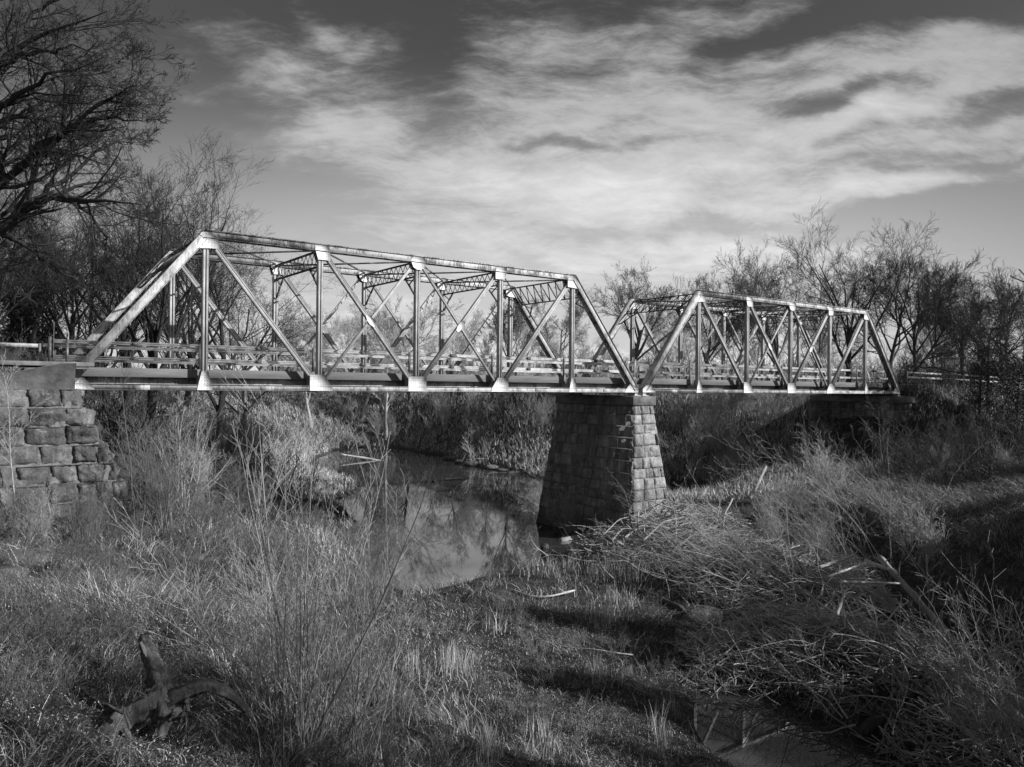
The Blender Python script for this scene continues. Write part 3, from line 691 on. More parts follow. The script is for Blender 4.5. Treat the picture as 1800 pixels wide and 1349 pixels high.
#TREES#
# ------------------------------------------------------------------ branching growth
def unit(a): return a/np.maximum(np.linalg.norm(a, axis=-1, keepdims=True), 1e-9)
def grow(S, D, Ln, R, K, wander, up, rng, tip=.35, grav=None):
    N = len(S); P = np.zeros((N, K, 3)); P[:, 0] = S; d = unit(D); step = (Ln/(K-1))[:, None]
    for k in range(1, K):
        d = unit(d + rng.normal(0, wander, (N, 3)) + np.array([0, 0, up]) + (0 if grav is None else np.asarray(grav)))
        P[:, k] = P[:, k-1] + d*step
    return P, R[:, None]*np.linspace(1, tip, K)[None]
def spawn(P, R, Ln, per, t0, t1, ang, lr, rr, rng, fall=.45, rmin=.004, jit=.25):
    N, K, _ = P.shape; base = (np.arange(per)+.5)/per
    t = t0+(t1-t0)*np.clip(base[None]+rng.uniform(-.5, .5, (N, per))/per, 0, 1)
    f = t*(K-1); i = np.minimum(f.astype(int), K-2); a = (f-i)[..., None]; n = np.arange(N)[:, None]
    S = P[n, i]*(1-a)+P[n, i+1]*a; T = unit(P[n, i+1]-P[n, i]); r = R[n, i]*(1-a[..., 0])+R[n, i+1]*a[..., 0]
    q = unit(rng.normal(size=T.shape)); q = unit(q-T*(q*T).sum(-1, keepdims=True))
    an = rad(ang)*rng.uniform(1-jit, 1+jit, t.shape)[..., None]
    D = T*np.cos(an)+q*np.sin(an)
    L2 = Ln[:, None]*lr*(1-fall*t)*rng.uniform(.65, 1.2, t.shape)
    return S.reshape(-1, 3), D.reshape(-1, 3), L2.ravel(), np.maximum(r*rr, rmin).ravel()
def tubes(P, R, n):
    N, K, _ = P.shape; T = unit(np.gradient(P, axis=1)); m = unit(P[:, -1]-P[:, 0])
    ref = np.where(np.abs(m[:, 2:3]) < .8, np.array([[0, 0, 1.]]), np.array([[1., 0, 0]]))[:, None]
    b1 = unit(ref-T*(ref*T).sum(-1, keepdims=True)); b2 = np.cross(T, b1)
    an = np.arange(n)*2*math.pi/n
    V = P[:, :, None]+R[:, :, None, None]*(b1[:, :, None]*np.cos(an)[None, None, :, None]+b2[:, :, None]*np.sin(an)[None, None, :, None])
    b = np.arange(N)[:, None, None]*K*n+np.arange(K-1)[None, :, None]*n; j = np.arange(n)[None, None]
    F = np.stack([b+j, b+(j+1) % n, b+n+(j+1) % n, b+n+j], -1).reshape(-1, 4)
    return V.reshape(-1, 3), F
def join(parts):
    V = []; F = []; o = 0
    for v, f in parts: V.append(v); F.append(f+o); o += len(v)
    return np.concatenate(V), np.concatenate(F)
def levels(P, R, Ln, specs, rng, rmin=.004, fall=.45):
    """specs: (per, t0, t1, angle, length ratio, radius ratio, K, wander, up, sides)"""
    out = []
    for (per, t0, t1, ang, lr, rr, K, wa, up, sd_) in specs:
        S, D, Ln, r = spawn(P, R, Ln, per, t0, t1, ang, lr, rr, rng, rmin=rmin, fall=fall); P, R = grow(S, D, Ln, r, K, wa, up, rng); R = np.maximum(R, rmin*.7); out.append(tubes(P, R, sd_))
    return out
def tree_meshes(seed, h, tr, style='spread', rmin=.012, lean=(0, 0), dens=1.0):
    rng = np.random.default_rng(seed)
    fall = .45
    if style == 'spread':
        P, R = grow(np.array([[0, 0, -.3]]), np.array([[lean[0], lean[1], 1.]]), np.array([h*.62]), np.array([tr]), 12, .07, .03, rng, .35)
        sp = [(9, .3, 1, 42, .85, .6, 11, .09, .05, 6), (7, .25, 1, 40, .62, .55, 9, .09, .03, 4), (int(6*dens), .25, 1, 38, .62, .5, 7, .10, .02, 3), (5, .25, 1, 36, .62, .5, 5, .11, .02, 3), (4, .2, 1, 34, .6, .6, 4, .12, .02, 3)]; fall = .28
    elif style == 'vase':
        P, R = grow(np.array([[0, 0, -.3]]), np.array([[lean[0], lean[1], 1.]]), np.array([h*.42]), np.array([tr]), 9, .04, .02, rng, .6)
        sp = [(9, .45, 1, 32, 1.25, .55, 12, .06, .02, 6), (7, .3, 1, 32, .60, .5, 9, .08, .02, 4), (int(6*dens), .25, 1, 32, .62, .5, 7, .09, .02, 3), (5, .25, 1, 32, .62, .5, 5, .10, .02, 3), (4, .2, 1, 30, .6, .6, 4, .10, .02, 3)]; fall = .28
    elif style == 'slim':
        P, R = grow(np.array([[0, 0, -.2]]), np.array([[lean[0], lean[1], 1.]]), np.array([h*.95]), np.array([tr]), 12, .05, .02, rng, .15)
        sp = [(30, .2, .98, 42, .42, .42, 7, .08, .08, 4), (int(8*dens), .15, 1, 34, .52, .5, 5, .10, .04, 3), (int(6*dens), .15, 1, 32, .55, .55, 4, .10, .03, 3), (3, .15, 1, 30, .55, .6, 4, .1, .02, 3)]
    elif style == 'sapling':
        P, R = grow(np.array([[0, 0, -.15]]), np.array([[lean[0], lean[1], 1.]]), np.array([h*.95]), np.array([tr]), 10, .05, .03, rng, .15)
        sp = [(16, .3, .98, 45, .42, .5, 6, .09, .08, 4), (int(7*dens), .15, 1, 36, .5, .6, 5, .10, .04, 3), (int(3*dens), .2, 1, 36, .5, .7, 3, .10, .03, 3)]
    elif style == 'willow':
        n = 30; S = np.zeros((n, 3)); S[:, :2] = rng.normal(0, .22, (n, 2)); S[:, 2] = -.15
        D = np.stack([rng.normal(lean[0], .20, n), rng.normal(lean[1], .20, n), np.ones(n)], 1)
        P, R = grow(S, D, rng.uniform(.35, 1.05, n)*h, rng.uniform(.4, 1, n)*tr, 10, .028, .01, rng, .18)
        sp = [(11, .2, .97, 32, .30, .45, 6, .05, .05, 3), (4, .25, 1, 30, .42, .6, 4, .07, .03, 3)]
    elif style == 'shrub':
        n = 18; S = np.zeros((n, 3)); S[:, :2] = rng.normal(0, .16, (n, 2)); S[:, 2] = -.15
        D = np.stack([rng.normal(lean[0], .25, n), rng.normal(lean[1], .25, n), np.ones(n)], 1)
        P, R = grow(S, D, rng.uniform(.5, 1.05, n)*h, rng.uniform(.5, 1, n)*tr, 9, .06, .03, rng, .2)
        sp = [(11, .2, .98, 36, .42, .5, 6, .09, .06, 3), (int(6*dens), .15, 1, 34, .5, .6, 4, .10, .03, 3), (int(2*dens), .2, 1, 34, .5, .7, 3, .1, .02, 3)]
    Ln = np.linalg.norm(P[:, -1]-P[:, 0], axis=1)
    trunk = tubes(P, R, 8 if style in ('spread', 'vase') else 6); crown = join(levels(P, R, Ln, sp, rng, rmin, fall))
    k = h/np.quantile(crown[0][:, 2], .975 if style in ('spread', 'vase') else .995)               # bring the crown's top to the wanted height
    return (trunk[0]*k, trunk[1]), (crown[0]*k, crown[1])
PRO = {}
def add_tree(name, x, y, seed, h, tr, style, mat, label, group=None, rmin=.012, lean=(0, 0), dens=1.0, z=None, rz=0.0, cat='tree', key=None, parts=('trunk', 'crown'), z_sink=0):
    x, y = float(x), float(y); zz = float(ground_z(x, y)) if z is None else z
    k = key
    if k and k in PRO:
        src, h0 = PRO[k]; c = src.copy(); COL.objects.link(c); s = h/h0; c.scale = (s*random.uniform(.9, 1.1), s*random.uniform(.9, 1.1), s); root = c
        for ch in KIDS(src): d = ch.copy(); COL.objects.link(d); d.parent = c
        root.location = (x, y, zz); root.rotation_euler = (0, 0, rz)
    else:
        root = empty(name, (x, y, zz), rz); t, c = tree_meshes(seed, h, tr, style, rmin, lean, dens)
        mesh_np(parts[0], t[0], [t[1]], MT[mat], root, smooth=True); mesh_np(parts[1], c[0], [c[1]], MT[mat], root)
        if k: PRO[k] = (root, h)
    for q in ('group',):
        if q in root: del root[q]
    tag(root, label, cat, group); return root

# far trees whose outline stands against the sky: column, depth, top row, style, lean
def far_tree(px, v, top, style, mat, label, seed, tr=None, lean=(0, 0), rz=0., dens=1.0, key=None, group='bare trees behind the bridge', rmin=None):
    x, y = at(px, v); z = float(ground_z(x, y)); h = (678-top)/FPX*v+.17-z
    lw = (R2[0]*lean[0]+F2[0]*lean[1], R2[1]*lean[0]+F2[1]*lean[1])
    return add_tree('bare_tree', x, y, seed, h, tr or h*.0165, style, mat, label, group, rmin or .00013*v, lw, dens, key=key, rz=rz)
TL = 'bare trees behind the left end of the bridge'; TR = 'bare trees behind the right end of the bridge'; TC = 'bare trees on the far side of the creek'
far_tree(262, 46, 292, 'vase', 'bark_black', 'tall bare tree just left of the upper end post corner', 21, group=TL, dens=1.)
far_tree(385, 60, 358, 'spread', 'bark_black', 'bare tree with a curved trunk seen through the first truss panel', 22, lean=(.15, 0), group=TL)
far_tree(188, 50, 430, 'spread', 'bark_black', 'dark bare tree crossing behind the left inclined end posts', 23, group=TL)
far_tree(118, 54, 395, 'vase', 'bark_black', 'dark bare tree above the guardrail post at the left bridge end', 24, group=TL)
far_tree(55, 47, 370, 'spread', 'bark_black', 'dark tangled bare tree above the thin marker post', 25, group=TL)
far_tree(-15, 42, 330, 'spread', 'bark_black', 'dark bare tree partly cut off by the left picture edge', 26, group=TL)
far_tree(312, 74, 430, 'slim', 'bark_black', 'slim bare tree between the first end post and first vertical post', 27, group=TL)
far_tree(440, 78, 500, 'spread', 'bark', 'low bare tree behind the first long diagonal', 28, group=TL)
far_tree(220, 66, 470, 'slim', 'bark_black', 'slim dark tree deep behind the left inclined posts', 29, group=TL)
far_tree(150, 72, 440, 'slim', 'bark_black', 'slim dark tree farthest back at the left', 30, group=TL)
far_tree(85, 64, 450, 'spread', 'bark_black', 'dense dark tree behind the left guardrail', 31, group=TL)
far_tree(20, 60, 430, 'vase', 'bark_black', 'dense dark tree behind the concrete wing', 32, group=TL)
far_tree(1112, 96, 470, 'vase', 'bark', 'pale bare tree rising in the gap between the two truss spans', 33, group=TC)
far_tree(985, 112, 512, 'spread', 'bark', 'round bare tree right of the last vertical post of the near span', 34, group=TC)
far_tree(895, 118, 530, 'vase', 'bark', 'bare tree behind the fourth vertical post of the near span', 35, group=TC)
far_tree(720, 124, 530, 'spread', 'bark', 'bare tree behind the middle of the near span', 36, group=TC)
far_tree(1240, 100, 492, 'vase', 'bark', 'bare tree behind the left end of the far span', 37, group=TC)
far_tree(1300, 92, 470, 'spread', 'bark', 'bare tree rising over the top chord of the far span', 38, group=TC)
far_tree(1368, 88, 438, 'vase', 'bark', 'bare tree left of the two tallest ones on the right', 39, group=TR)
far_tree(1490, 80, 402, 'vase', 'bark_dark', 'tallest bare tree with fan crown above the far span', 40, group=TR, dens=1.)
far_tree(1560, 82, 410, 'spread', 'bark_dark', 'tall bare tree beside the tallest one, above the far end post', 41, group=TR, dens=1.0)
far_tree(1430, 96, 470, 'slim', 'bark', 'slim bare tree between the taller right hand trees', 42, group=TR)
far_tree(1588, 68, 480, 'spread', 'bark_dark', 'leaning bare tree growing from the bank right of the far abutment', 43, lean=(.75, 0), group=TR)
far_tree(1690, 72, 462, 'vase', 'bark_dark', 'dark bare tree above the right guardrail', 44, group=TR)
far_tree(1735, 66, 480, 'spread', 'bark_dark', 'dark dense bare tree near the right picture edge', 45, group=TR)
far_tree(1800, 60, 500, 'spread', 'bark_dark', 'dark bare tree cut off by the right picture edge', 46, group=TR)
far_tree(1640, 84, 500, 'slim', 'bark_dark', 'slim dark tree behind the leaning one', 47, group=TR)
far_tree(1770, 86, 470, 'vase', 'bark_dark', 'bare tree farthest back near the right edge', 48, group=TR)
#far_tree(1525, 92, 425, 'vase', 'bark', 'bare tree just behind the two tallest ones', 49, group=TR, dens=.9)
far_tree(1610, 78, 455, 'vase', 'bark_dark', 'bare tree between the tallest pair and the dark ones at the right', 50, group=TR, dens=.9)
far_tree(225, 56, 330, 'vase', 'bark_black', 'tall dark tree close beside the one at the end post corner', 51, group=TL, dens=.9)
#far_tree(95, 44, 420, 'spread', 'bark_black', 'dark spreading tree above the approach slab', 52, group=TL, dens=.9)
far_tree(330, 66, 395, 'vase', 'bark_black', 'dark bare tree behind the first upright post', 53, group=TL, dens=.9)
rr = random.Random(12)
cols = [515, 550, 580, 640, 675, 760, 790, 830, 860, 930, 1030, 1065, 1150, 1190, 1215, 1270, 1335, 1400, 1465, 1530, 1610, 1665, 480, 410, 345, 620, 705, 955]
for i, px in enumerate(cols):
    v = rr.uniform(112, 165); k = ('d1', 'd2', 'd3', 'd4')[i % 4]
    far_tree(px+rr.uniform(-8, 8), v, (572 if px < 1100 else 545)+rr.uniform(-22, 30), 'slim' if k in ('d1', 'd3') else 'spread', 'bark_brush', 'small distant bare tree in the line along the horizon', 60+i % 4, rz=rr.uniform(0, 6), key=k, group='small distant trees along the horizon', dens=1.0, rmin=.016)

# the big overhanging tree at the upper left, limbs laid along the photographed ones at its own depth
def limb_pts(pts, v, n=12):
    """(px, py, dv) -> smooth world polyline"""
    W_ = []
    for (px, py, dv) in pts:
        vv = v+dv; x, y = at(px, vv); W_.append((x, y, CAM[2]+(678+(px-900)*.011-py)/FPX*vv))
    W_ = np.array(W_); s = np.concatenate([[0], np.cumsum(np.linalg.norm(np.diff(W_, axis=0), axis=1))]); q = np.linspace(0, s[-1], n)
    out = np.stack([np.interp(q, s, W_[:, k]) for k in range(3)], 1)
    for _ in range(2): out[1:-1] = .25*out[:-2]+.5*out[1:-1]+.25*out[2:]
    return out
def limb_tree(name, limbs, v, label, mat, seed, rmin, specs, base=None, group=None):
    rng = np.random.default_rng(seed); n = 14
    P = np.stack([limb_pts(l[0], v, n) for l in limbs]); R = np.stack([np.linspace(l[1], l[2], n) for l in limbs])
    P[:, 1:-1] += rng.normal(0, .07, P[:, 1:-1].shape)
    o = base if base is not None else P[0, 0].copy(); root = empty(name, tuple(float(q) for q in o)); Pl = P-o
    main = [0] if base is None else range(len(limbs))
    nt = sum(1 for l in limbs if len(l) > 3)
    t = tubes(Pl[:nt], R[:nt], 9); mesh_np('trunk', t[0], [t[1]], MT[mat], root, smooth=True)
    Ln = np.linalg.norm(np.diff(Pl, axis=1), axis=2).sum(1)
    cr = [tubes(Pl[nt:], R[nt:], 7)]+levels(Pl[nt:], R[nt:], Ln[nt:], specs, rng, rmin)
    V, F_ = join(cr); mesh_np('crown', V, [F_], MT[mat], root); tag(root, label, 'tree', group); return root
bx, by = at(-260, 29); bz = float(ground_z(bx, by))
limb_tree('overhanging_tree', [
    ([(-260, 678+(.17-bz)/29*FPX, 0), (-240, 600, 0), (-190, 500, 0), (-120, 430, 0)], .55, .36, 1),
    ([(-120, 430, 0), (-10, 408, 0), (60, 352, 0), (110, 345, -1), (170, 355, -2), (250, 360, -2)], .30, .012),
    ([(-120, 430, 0), (-30, 350, 0), (20, 300, 0), (68, 262, 0), (120, 270, 1), (200, 290, 2)], .28, .012),
    ([(20, 300, 0), (60, 255, 0), (110, 235, -1), (170, 175, -1), (235, 150, -2)], .16, .012),
    ([(-30, 350, 0), (-20, 290, 1), (40, 240, 2), (120, 215, 3), (215, 200, 3)], .14, .012),
    ([(-120, 430, 0), (-60, 260, 0), (-10, 110, 0), (50, 60, 0), (120, 40, -1), (180, 20, -1)], .26, .012),
    ([(-10, 110, 0), (30, 40, 1), (80, 0, 1), (140, -30, 1)], .15, .012),
    ([(-60, 260, 0), (-60, 120, 1), (-30, 20, 1), (20, -60, 1)], .2, .012),
    ([(-10, 110, 0), (50, 95, -1), (110, 85, -2), (170, 95, -2)], .12, .012),
    ([(68, 262, 0), (120, 225, 0), (180, 205, 0), (250, 215, -1)], .11, .012),
    ([(-60, 260, 0), (-10, 190, -1), (50, 150, -2), (110, 120, -3), (175, 100, -3)], .16, .012),
    ([(-60, 260, 0), (0, 215, 3), (80, 180, 5), (160, 140, 6), (230, 170, 6)], .14, .012),
    ([(-10, 408, 0), (40, 430, 2), (90, 470, 3), (140, 500, 4)], .15, .012),
    ([(60, 352, 0), (130, 300, 2), (190, 250, 3), (245, 240, 4)], .12, .012),
    ([(-120, 430, 0), (-50, 480, 1), (10, 470, 2), (60, 500, 3)], .15, .012),
    ([(110, 345, -1), (160, 380, 0), (190, 430, 1), (215, 470, 1)], .09, .012)], 29,
    'large dark bare tree spreading thick crooked limbs in from the upper left', 'bark_black', 5, .007,
    [(13, .1, 1, 42, .42, .5, 10, .12, .03, 4), (7, .15, 1, 38, .58, .5, 7, .13, .02, 3), (6, .15, 1, 36, .60, .5, 6, .13, .01, 3), (5, .2, 1, 34, .6, .6, 5, .13, .0, 3)], base=np.array([bx, by, bz]))

# evergreens: many small leaf faces in drooping sprays
def leaf_cloud(rng, C, D, size, n):
    """n leaves round each centre C"""
    N = len(C); c = np.repeat(C, n, 0)+rng.normal(0, size*1.3, (N*n, 3)); a = unit(rng.normal(size=(N*n, 3))+np.repeat(D, n, 0)); b = unit(np.cross(a, rng.normal(size=(N*n, 3))))
    s = size*rng.uniform(.5, 1.2, (N*n, 1)); V = np.stack([c-b*s*.3, c+a*s, c+b*s*.3, c-a*s*.5], 1).reshape(-1, 3); F_ = np.arange(N*n*4).reshape(-1, 4)
    return V, F_, np.repeat(rng.random(N*n), 4)
def cedar(x, y, h, seed, label, key=None, group='evergreen trees', size=.16, nl=14):
    x, y = float(x), float(y); z = float(ground_z(x, y))
    if key in PRO:
        src, h0 = PRO[key]; c = src.copy(); COL.objects.link(c); c.scale = (h/h0,)*3; c.rotation_euler = (0, 0, random.uniform(0, 6)); c.location = (x, y, z)
        for ch in KIDS(src): d = ch.copy(); COL.objects.link(d); d.parent = c
        tag(c, label, 'tree', group); return c
    rng = np.random.default_rng(seed); root = empty('cedar_tree', (x, y, z))
    P, R = grow(np.array([[0, 0, -.3]]), np.array([[0, 0, 1.]]), np.array([h]), np.array([h*.022]), 12, .02, .02, rng, .1); t = tubes(P, R, 7); mesh_np('trunk', t[0], [t[1]], MT['bark_dark'], root, smooth=True)
    S, D, Ln, r = spawn(P, R, np.array([h]), 90, .08, .99, 68, .36, .4, rng, fall=.78, rmin=.01); Pb, Rb = grow(S, D, Ln, r, 6, .1, .03, rng); tb = tubes(Pb, Rb, 3)
    C = (Pb[:, 2:]+rng.normal(0, .16, Pb[:, 2:].shape)).reshape(-1, 3); Dd = np.repeat(unit(Pb[:, -1]-Pb[:, 0]), 4, 0)
    C = np.concatenate([C, C+rng.normal(0, .3, C.shape)]); Dd = np.concatenate([Dd, Dd])
    V, F_, va = leaf_cloud(rng, C, Dd, size, nl); Vb, Fb = tb
    mesh_np('crown', np.concatenate([V, Vb]), [np.concatenate([F_, Fb+len(V)])], MT['leaf'], root, var=np.concatenate([va, np.full(len(Vb), .5)]))
    if key: PRO[key] = (root, h)
    tag(root, label, 'tree', group); return root
for (px, v, h, lb) in [(28, 50, 5.6, 'dark evergreen behind the concrete wing at the left edge'), (92, 56, 5.2, 'dark evergreen behind the left guardrail post'), (150, 60, 4.6, 'low dark evergreen under the left inclined posts')]:
    x, y = at(px, v); cedar(x, y, h, 3, lb, 'c1', 'dark evergreens left of the bridge')
for (px, v, h, lb) in [(1722, 62, 7.6, 'dark evergreen on the right bank above the guardrail'), (1790, 52, 8.4, 'dark evergreen cut by the right picture edge'), (1660, 78, 5.6, 'small dark evergreen behind the right guardrail'), (1760, 74, 8.0, 'dark evergreen farther back on the right'), (1830, 60, 9, 'dark evergreen outside the right picture edge')]:
    x, y = at(px, v); cedar(x, y, h*.8, 4, lb, 'c2', 'dark evergreens right of the bridge', .10, 9)
for i, (u, v, h) in enumerate([(33, 9, 11), (28, 14, 9), (36, 16, 12), (38, 24, 11), (24, 4, 10), (31, 3, 12), (20, -2, 9), (44, 31, 11), (40, 20, 11), (58, 42, 13), (52, 36, 12), (60, 50, 13), (64, 56, 13), (36, 28, 7), (19, 10.5, 8.5), (23.5, 15.5, 9.5), (28, 21, 10), (16, 4.5, 9)]):  # unseen evergreens, added only to cast shade over the right side
    x, y = xy_of(u, v); cedar(x, y, h, 5, 'dense evergreen added outside the picture to shade the right bank', 'c3', 'evergreens added for shade outside the right edge', .2)

for i, (u, v, h) in enumerate([(9.5, 3.6, 11), (13, 6.4, 12), (17.5, 8.6, 12)]):  # unseen bare trees, added to throw dappled shade on the near ground
    x, y = xy_of(u, v); add_tree('bare_tree', x, y, 55, h, .2, 'vase', 'bark_dark', 'unseen bare tree added beside the viewpoint to dapple the foreground with shade', 'bare trees added beside the viewpoint for shade', .01, (0, 0), .9, key='near', rz=i*2.1)
# saplings and shrubs
def gp(px, py):                     # the ground point seen at a pixel of the photograph (found by marching down the ray)
    d = FW*FPX+RT*(px-900)+UP*(674.5-py); d = d/np.linalg.norm(d); t = np.linspace(4, 200, 1600); q = CAM+d*t[:, None]; u, v = uv_of(q[:, 0], q[:, 1]); gz = ground_z(q[:, 0], q[:, 1])
    k = np.argmax(q[:, 2] < gz); return (float(q[k, 0]), float(q[k, 1])) if (q[:, 2] < gz).any() else (float(q[-1, 0]), float(q[-1, 1]))
def dep(x, y): return float(uv_of(x, y)[1])
def lw(a, b): return (R2[0]*a+F2[0]*b, R2[1]*a+F2[1]*b)
def shrub(px, py, top, style, mat, label, seed, tr=.03, lean=(0, 0), name='bare_shrub', cat='shrub', rmin=None, dens=1., key=None, group=None, parts=('stems', 'twigs'), rz=0.):
    x, y = gp(px, py); v = dep(x, y); h = max(.8, (py-top)/FPX*v)
    return add_tree(name, x, y, seed, h, tr, style, mat, label, group, rmin or max(.0035, .00014*v), lw(*lean), dens, cat=cat, key=key, parts=parts, rz=rz)
x, y = xy_of(-3.4, 12.6)
add_tree('willow_shrub', x, y, 101, 5.9, .03, 'willow', 'bark_pale', 'tall many stemmed pale willow in the middle of the near grass', None, .004, (0, 0), 1.5, cat='shrub', parts=('stems', 'twigs'))
x, y = xy_of(-3.0, 13.6); add_tree('willow_shrub', x, y, 102, 4.2, .02, 'willow', 'bark_pale', 'lower willow stems leaning right of the tall near willow', None, .004, lw(.12, 0), 1.2, cat='shrub', parts=('stems', 'twigs'))
x, y = xy_of(-4.3, 14.5); add_tree('willow_shrub', x, y, 103, 3.6, .018, 'willow', 'bark_pale', 'lower willow stems left of the tall near willow', None, .004, lw(-.1, 0), 1.2, cat='shrub', parts=('stems', 'twigs'))
shrub(285, 935, 780, 'shrub', 'bark', 'bare shrub growing over the lower right corner of the abutment', 131, .03, (-.15, 0))
shrub(150, 950, 860, 'shrub', 'bark', 'low bare shrub against the bottom abutment courses', 132, .02, (0, 0))
shrub(60, 960, 850, 'shrub', 'bark_pale', 'pale low shrub at the left foot of the abutment', 133, .02, (0, 0))
shrub(318, 900, 690, 'shrub', 'bark_pale', 'pale many stemmed small tree between the left abutment and the pool', 104, .06, (.1, 0))
shrub(262, 905, 720, 'shrub', 'bark', 'bare shrub beside the foot of the left abutment', 105, .035, (0, 0))
shrub(390, 870, 690, 'shrub', 'bark', 'bare leaning shrub behind the pale small tree on the left bank', 106, .04, (.3, 0))
shrub(452, 915, 830, 'sapling', 'bark_pale', 'short forked pale sapling on the left bank', 107, .045, (0, 0), name='sapling', cat='sapling', parts=('trunk', 'twigs'))
shrub(600, 915, 700, 'sapling', 'bark_pale', 'single pale sapling with spreading top at the left shore of the pool', 108, .05, (.03, 0), name='sapling', cat='sapling', parts=('trunk', 'twigs'), dens=.8)
shrub(190, 940, 800, 'sapling', 'bark_dark', 'thin dark sapling in front of the abutment stones', 109, .022, (-.15, 0), name='sapling', cat='sapling', parts=('trunk', 'twigs'), dens=.6)
shrub(215, 945, 830, 'sapling', 'bark_dark', 'second thin dark sapling near the abutment corner', 110, .02, (.1, 0), name='sapling', cat='sapling', parts=('trunk', 'twigs'), dens=.6)
shrub(35, 960, 830, 'shrub', 'bark', 'tangled bare shrub below the timber crib', 111, .02)
shrub(958, 925, 800, 'shrub', 'bark_pale', 'pale shrub reaching left from the left side of the pier foot', 112, .035, (-.5, 0))
shrub(1005, 950, 850, 'shrub', 'bark_pale', 'pale twiggy shrub in front of the pier', 113, .02, (-.2, 0), dens=.6)
shrub(1635, 1100, 860, 'sapling', 'bark_pale', 'pale upright sapling over the dark right bank', 114, .04, (0, 0), name='sapling', cat='sapling', parts=('trunk', 'twigs'), dens=1.3)
shrub(1600, 1080, 930, 'sapling', 'bark', 'shorter sapling left of the pale one on the right bank', 115, .03, (.05, 0), name='sapling', cat='sapling', parts=('trunk', 'twigs'))
shrub(1555, 850, 690, 'sapling', 'bark', 'thin leaning sapling in front of the shaded right abutment', 116, .05, (-.1, 0), name='sapling', cat='sapling', parts=('trunk', 'twigs'))
shrub(1650, 840, 780, 'shrub', 'bark_pale', 'pale shrub on the grassy right bank', 117, .03)
shrub(1345, 770, 690, 'sapling', 'bark_pale', 'pale sapling under the middle of the far span', 118, .05, name='sapling', cat='sapling', parts=('trunk', 'twigs'))
shrub(1240, 790, 700, 'sapling', 'bark', 'sapling just right of the pier top on the far bank', 119, .05, name='sapling', cat='sapling', parts=('trunk', 'twigs'))
x, y = at(30, 26); add_tree('sapling', x, y, 120, 5.5, .03, 'sapling', 'bark_pale', 'pale forked sapling rising in front of the road at the left edge', None, .005, (0, 0), 1., cat='sapling', parts=('trunk', 'twigs'))
x, y = at(240, 27.5); add_tree('sapling', x, y, 121, 6.4, .03, 'sapling', 'bark', 'thin sapling whose tips cross the bottom chord near the first post', None, .005, lw(-.05, 0), .8, cat='sapling', parts=('trunk', 'twigs'))
rr = random.Random(44)
for i in range(44):                     # pale saplings on the far bank under the bridge
    px = rr.choice([rr.uniform(600, 975), rr.uniform(600, 975), rr.uniform(1185, 1400)]); v = rr.uniform(84, 118) if px < 1000 else rr.uniform(72, 92)
    x, y = at(px, v)
    if ground_z(x, y) < ZW+.3: continue
    k = ('s1', 's2', 's3')[i % 3]
    add_tree('sapling', x, y, 200+i % 3, rr.uniform(3.2, 5.8), .03, 'sapling' if k != 's3' else 'shrub', 'bark_pale', 'thin pale sapling on the brushy far bank under the bridge', 'saplings on the far bank', .013, (.1, 0), .8, rz=rr.uniform(0, 6), cat='sapling', key=k, parts=('trunk', 'twigs'))
for i in range(26):                     # left bank brush under and behind the near span
    px = rr.uniform(180, 500); v = rr.uniform(36, 80); x, y = at(px, v)
    if ground_z(x, y) < ZW+.3: continue
    k = ('b1', 'b2', 'b3')[i % 3]
    add_tree('bare_shrub', x, y, 230+i % 3, rr.uniform(2.2, 4.2), .035, 'shrub', ('bark', 'bark_brush', 'bark_dark')[i % 3], 'bare brush clump on the left bank under the bridge', 'brush clumps under the near span', .008, (.15, 0), .8, rz=rr.uniform(0, 6), cat='shrub', key=k, parts=('stems', 'twigs'))
for i in range(16):
    px = rr.uniform(1320, 1800); v = rr.uniform(30, 60); x, y = at(px, v)
    if ground_z(x, y) < ZW+.8: continue
    k = ('r1', 'r2')[i % 2]
    add_tree('bare_shrub', x, y, 240+i % 2, rr.uniform(1.6, 3.2), .02, 'shrub', ('bark_pale', 'bark_brush')[i % 2], 'bare brush clump on the right bank', 'brush clumps on the right bank', .007, (-.25, 0), .8, rz=rr.uniform(-.6, .6), cat='shrub', key=k, parts=('stems', 'twigs'))

# thicket: brush too thick to count, far bank and along the horizon
def scatter_mesh(protos, X, Y, Hs, rng, sink=.1):
    Vs = []; Fs = []; o = 0
    for i in range(len(X)):
        v, f = protos[i % len(protos)]; a = rng.uniform(0, 6.28); c, s = math.cos(a)*Hs[i], math.sin(a)*Hs[i]
        q = np.empty_like(v); q[:, 0] = v[:, 0]*c-v[:, 1]*s+X[i]; q[:, 1] = v[:, 0]*s+v[:, 1]*c+Y[i]; q[:, 2] = v[:, 2]*Hs[i]+ground_z(X[i], Y[i])-sink
        Vs.append(q.astype(np.float32)); Fs.append(f+o); o += len(v)
    return np.concatenate(Vs), np.concatenate(Fs)
rng = np.random.default_rng(77)
def brush_proto(seed, rmin):
    r = np.random.default_rng(seed); n = 9; S = np.zeros((n, 3)); S[:, :2] = r.normal(0, .18, (n, 2)); D = np.stack([r.normal(0, .4, n), r.normal(0, .4, n), np.ones(n)], 1)
    P, R = grow(S, D, r.uniform(.5, 1.1, n), r.uniform(.006, .012, n), 6, .12, .03, r, .3); a = [tubes(P, np.maximum(R, rmin), 3)]
    return join(a+levels(P, R, np.linalg.norm(P[:, -1]-P[:, 0], axis=1), [(7, .2, 1, 40, .42, .6, 4, .13, .04, 3), (3, .2, 1, 38, .5, .7, 3, .15, .0, 3)], r, rmin))
pr = [brush_proto(300+i, .004) for i in range(5)]
